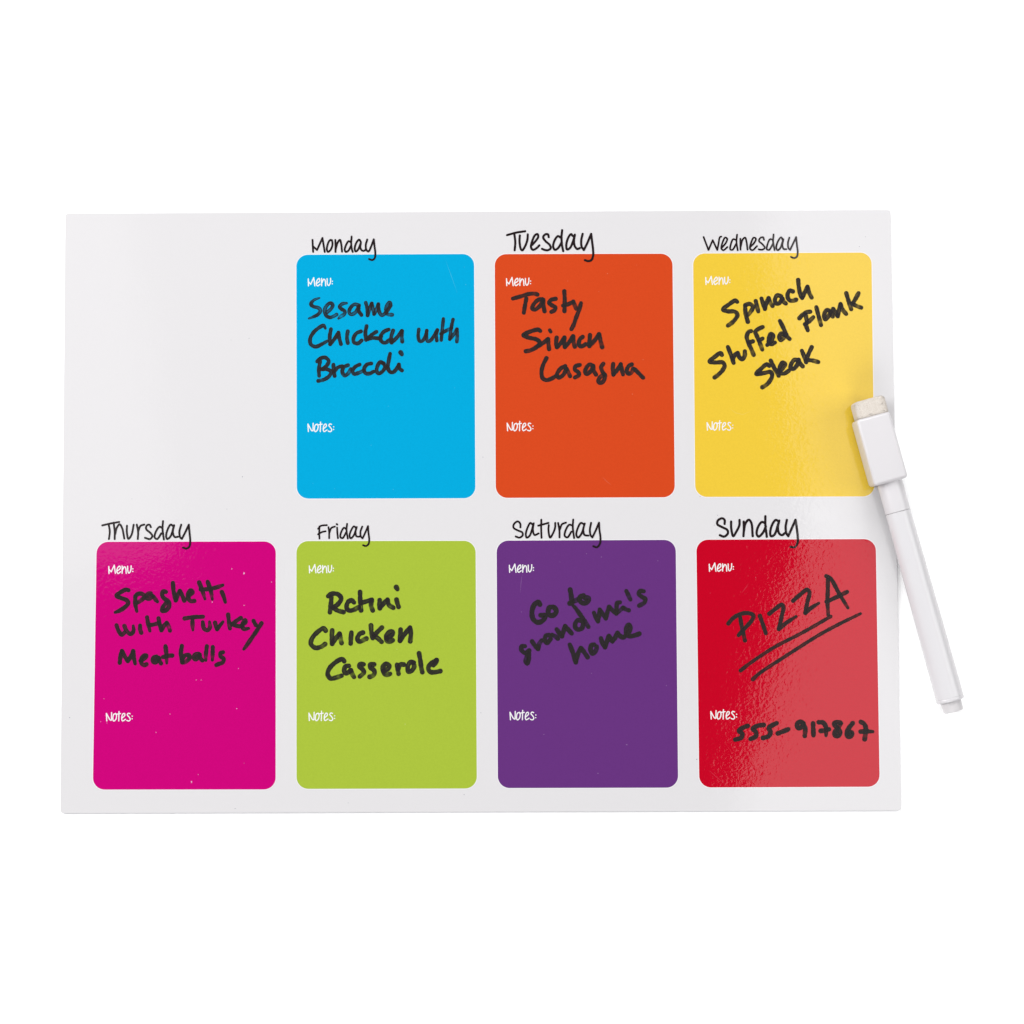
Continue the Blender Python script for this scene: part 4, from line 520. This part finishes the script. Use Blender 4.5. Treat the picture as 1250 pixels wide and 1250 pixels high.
FLECKS = {
 'thu': [(-86.44, -23.23, 0.28, 0.41), (-90.93, -21.61, 0.15, 0.23), (-76.34, -26.49, 0.15, 0.15), (-86.37, -35.0, 0.26, 0.1), (-105.3, -99.2, 0.21, 0.41), (-88.93, -72.66, 0.21, 0.18), (-118.34, -81.16, 0.15, 0.15), (-102.87, -96.54, 0.13, 0.13), (-103.79, -62.15, 0.13, 0.13), (-101.99, -62.16, 0.13, 0.13), (-137.42, -68.86, 0.13, 0.1), (-88.38, -58.04, 0.13, 0.13), (-113.3, -74.54, 0.13, 0.15), (-86.16, -92.46, 0.1, 0.1), (-138.55, -77.2, 0.13, 0.1), (-136.3, -77.65, 0.13, 0.1), (-98.08, -33.74, 0.13, 0.31)],
 'tue': [(47.68, 87.14, 0.18, 0.13), (60.6, 55.02, 0.15, 0.15), (56.56, 42.26, 0.15, 0.15), (32.95, 84.45, 0.13, 0.13), (44.45, 80.42, 0.1, 0.1), (58.48, 90.31, 0.1, 0.1), (56.34, 34.36, 0.08, 0.1)],
 'mon': [(-5.24, 89.82, 0.1, 0.1), (-4.8, 83.24, 0.15, 0.15), (-33.49, 38.1, 0.13, 0.1), (-31.7, 7.35, 0.15, 0.13), (-61.23, 9.75, 0.1, 0.1), (-53.24, 7.75, 0.13, 0.1), (-39.83, 23.72, 0.15, 0.1), (-9.0, 44.83, 0.1, 0.1)],
 'sat': [(42.86, -96.77, 0.18, 0.18), (39.23, -16.64, 0.13, 0.13), (44.64, -17.87, 0.15, 0.15), (65.37, -19.32, 0.15, 0.13), (29.44, -19.6, 0.1, 0.1), (15.22, -37.86, 0.13, 0.13), (68.1, -65.03, 0.13, 0.13), (40.73, -60.42, 0.13, 0.13), (53.4, -86.42, 0.31, 0.15), (23.23, -82.56, 0.26, 0.08)],
 'fri': [(-27.45, -78.6, 0.13, 0.31), (-30.41, -51.28, 0.15, 0.15)],
 'sun': [(89.83, -23.79, 0.15, 0.13), (101.23, -25.64, 0.13, 0.21), (84.49, -31.27, 0.13, 0.1), (95.27, -72.47, 0.13, 0.21)],
 'wed': [],
}
SCRATCHES = {
 'mon': [[(-12.21, 92.3), (-10.1, 86.48), (-7.99, 80.35)]],
 'sun': [[(83.2, -95.77), (85.86, -98.16), (89.12, -100.84)], [(97.86, -94.35), (99.33, -95.84), (100.81, -97.63)], [(95.9, -31.33), (97.42, -29.53), (98.65, -27.74)]],
 'sat': [[(15.59, -23.75), (15.12, -27.36), (14.81, -30.96)]],
 'wed': [[(92.16, 36.93), (94.56, 35.1), (97.27, 34.48), (100.0, 35.68)]],
 'tue': [[(45.15, 11.69), (46.95, 9.87), (48.45, 8.65)]],
}
BOARD_SPECKS = [(-84.91, 63.59, 0.15, 0.15), (-87.15, 12.28, 0.21, 0.18), (1.33, 19.15, 0.18, 0.15), (81.1, 4.27, 0.15, 0.15), (78.91, -91.89, 0.21, 0.21), (-5.99, -104.26, 0.18, 0.18), (-149.92, -75.65, 0.18, 0.18), (0.23, -74.56, 0.15, 0.15), (-91.57, 63.01, 0.12, 0.12), (-127.76, 4.31, 0.12, 0.12), (-92.82, 0.38, 0.15, 0.12), (-89.38, -108.91, 0.27, 0.12), (-48.22, -107.03, 0.15, 0.12), (141.12, 96.84, 0.18, 0.15), (143.45, 100.51, 0.15, 0.12), (86.26, -6.31, 0.15, 0.12), (87.5, -2.7, 0.15, 0.15)]
MARKER_ORIGIN = [0.14978, 0.008685, 0.0076]
MARKER_END = [0.17107, -0.070845, 0.005]

# ------------------------------------------------------------------ ground
T = 0.0012
bm = bmesh.new()
bmesh.ops.create_grid(bm, x_segments=8, y_segments=8, size=4.0)
g = link_mesh('ground', bm, M_TABLE)
g['kind'] = 'structure'

# ------------------------------------------------------------------ menu board
board = thing('menu_board', 'white glossy weekly menu board with seven coloured day panels and handwritten meals', 'menu board')
o = link_mesh('magnetic_backing', prism([(round_quad(BOARD_CORNERS, 1.3, 0.20), 0.00005), (round_quad(BOARD_CORNERS, 1.3, 0.20), 0.00055)]), M_BACK, board)
o = link_mesh('board_sheet', prism([
    (round_quad(BOARD_CORNERS, 1.3), 0.0006), (round_quad(BOARD_CORNERS, 1.3), T - 0.00008),
    (round_quad(BOARD_CORNERS, 1.3, -0.08), T)]), M_BOARD, board)
bm = bmesh.new()
bm.from_mesh(o.data)
for (x, y, ra, rb) in BOARD_SPECKS:           # specks of dust stuck in the laminate
    ring = [bm.verts.new(((x + ra * math.cos(i)) * 1e-3, (y + rb * math.sin(i)) * 1e-3, T + 0.8e-5)) for i in (0, 1, 2, 3, 4, 5.2)]
    bm.faces.new(ring).material_index = 1
bm.to_mesh(o.data)
bm.free()
o.data.materials.append(M_SPECK)

DAYS = {'mon': 'blue Monday panel', 'tue': 'orange Tuesday panel', 'wed': 'yellow Wednesday panel', 'thu': 'magenta Thursday panel',
        'fri': 'lime green Friday panel', 'sat': 'purple Saturday panel', 'sun': 'red Sunday panel with a glossy reflection'}
panel_obj = {}
for key in ('mon', 'tue', 'wed', 'thu', 'fri', 'sat', 'sun'):
    bm = flat(round_quad(PANELS[key], 4.3), T + 2.0e-5)
    for (x, y, ra, rb) in FLECKS[key]:        # worn specks in the print belong to the panel's surface
        ph, turn = random.uniform(0, 3), random.uniform(-0.4, 0.4)
        ring = []
        for i in range(9):
            a = i / 9 * 2 * math.pi
            q = 1 + 0.3 * math.sin(3 * a + ph)
            dx, dy = ra * q * math.cos(a), rb * q * math.sin(a)
            ring.append(bm.verts.new(((x + dx * math.cos(turn) - dy * math.sin(turn)) * 1e-3,
                                      (y + dx * math.sin(turn) + dy * math.cos(turn)) * 1e-3, T + 2.6e-5)))
        bm.faces.new(ring).material_index = 1
    for line in SCRATCHES.get(key, []):       # hairline scratches, likewise
        left, right = [], []
        for i, (x, y) in enumerate(line):
            (xa, ya), (xb, yb) = line[max(0, i - 1)], line[min(len(line) - 1, i + 1)]
            d = math.hypot(xb - xa, yb - ya)
            h = 0.045 if 0 < i < len(line) - 1 else 0.01
            nx, ny = -(yb - ya) / d * h, (xb - xa) / d * h
            left.append(bm.verts.new(((x + nx) * 1e-3, (y + ny) * 1e-3, T + 2.5e-5)))
            right.append(bm.verts.new(((x - nx) * 1e-3, (y - ny) * 1e-3, T + 2.5e-5)))
        for i in range(len(line) - 1):
            bm.faces.new((right[i], right[i + 1], left[i + 1], left[i])).material_index = 1
    p = link_mesh('day_panel', bm, M_PANEL[key], board)
    p.data.materials.append(M_FLECK[key])
    p['label'] = DAYS[key]
    panel_obj[key] = p
    link_mesh('white_halo_rim', flat(round_quad(PANELS[key], 4.3, 0.30), T + 1.0e-5), M_HALO, p)  # added rim imitating a sharpening halo; the board has no such border
THIN = {'Sesame': 0.42, 'Chicken': 0.16, 'with': 0.22, 'Broccoli': 0.16, 'underline': 0.30, 'Turkey': 0.2}
for (key, kind, text, strokes) in WRITING:
    if kind == 'heading':
        o = link_mesh('day_heading', strokes_mesh(strokes, T + 4.0e-5, False), M_PRINT, panel_obj[key])
        o['label'] = 'printed black heading ' + text
    elif kind == 'caption':
        o = link_mesh('printed_caption', strokes_mesh(strokes, T + 3.0e-5, False), M_CAPTION, panel_obj[key])
        o['label'] = 'printed white caption ' + text
    else:
        o = link_mesh('handwriting', strokes_mesh(strokes, T + 6.0e-5, True, THIN.get(text, 0.06)), M_INK, panel_obj[key])
        o['label'] = 'black marker handwriting ' + text

# ------------------------------------------------------------------ dry-erase marker
A, B = Vector(MARKER_ORIGIN), Vector(MARKER_END)
ux = (B - A).normalized()
un = Vector((0, 0, 1)).cross(ux).normalized()
uz = ux.cross(un)
marker = thing('dry_erase_marker', 'slim white dry erase marker with a felt eraser cap, lying over the board edge', 'marker')
mm = Matrix((ux, un, uz)).transposed().to_4x4()
marker.matrix_world = Matrix.Translation(A) @ mm


def lathe(profile, seg=64):
    """Solid of revolution about the marker's axis; profile [(s, r)] in mm."""
    bm = bmesh.new()
    rings = []
    for s, r in profile:
        rings.append([bm.verts.new((s * 1e-3, r * 1e-3 * math.cos(t * 2 * math.pi / seg), r * 1e-3 * math.sin(t * 2 * math.pi / seg))) for t in range(seg)])
    for a, b in zip(rings, rings[1:]):
        for i in range(seg):
            bm.faces.new((a[i], a[(i + 1) % seg], b[(i + 1) % seg], b[i]))
    bm.faces.new(rings[0])
    bm.faces.new(rings[-1])
    bmesh.ops.recalc_face_normals(bm, faces=bm.faces)
    return bm


def block(x0, x1, y0, y1, z0, z1, bev, seg=4, cuts=0, jitter=0.0):
    bm = bmesh.new()
    bmesh.ops.create_cube(bm, size=1.0)
    for v in bm.verts:
        v.co = Vector(((x0 + x1) / 2 + v.co.x * (x1 - x0), (y0 + y1) / 2 + v.co.y * (y1 - y0), (z0 + z1) / 2 + v.co.z * (z1 - z0))) * 1e-3
    if bev:
        bmesh.ops.bevel(bm, geom=list(bm.edges), offset=bev * 1e-3, segments=seg, profile=0.5, affect='EDGES', clamp_overlap=True)
    if cuts:
        bmesh.ops.subdivide_edges(bm, edges=list(bm.edges), cuts=cuts, use_grid_fill=True)
    if jitter:
        bmesh.ops.triangulate(bm, faces=bm.faces)
        for v in bm.verts:
            v.co += Vector((random.gauss(0, 1), random.gauss(0, 1), random.gauss(0, 1))) * jitter * 1e-3
    bmesh.ops.recalc_face_normals(bm, faces=bm.faces)
    return bm


o = link_mesh('eraser_cap', block(-24.9, 0.0, -6.75, 5.9, -6.2, 6.2, 1.3, 6), M_CAP, marker)
smooth(o)
o = link_mesh('felt_eraser', block(-31.3, -24.0, -5.75, 5.75, -4.6, 5.3, 1.5, 5, 5, 0.035), M_FELT, marker)
smooth(o, 3.0)
o = link_mesh('cap_collar', lathe([(-0.5, 4.6), (0.1, 4.66), (10.95, 4.58), (11.12, 4.42), (11.14, 4.0)]), M_CAP, marker)
smooth(o)
o = link_mesh('barrel', lathe([(11.18, 4.0), (11.2, 4.4), (11.36, 4.58), (20, 4.64), (40, 4.80), (60, 4.95), (80.5, 5.06), (81.0, 5.08), (81.1, 5.0), (81.25, 5.08), (82.2, 5.06), (82.4, 4.9), (82.4, 3.0)]), M_BARREL, marker)
smooth(o)
o = link_mesh('end_plug', lathe([(82.3, 3.7), (82.5, 3.78), (85.9, 3.66), (86.3, 3.5), (86.45, 3.2), (86.45, 1.5)]), M_PLUG, marker)
smooth(o)
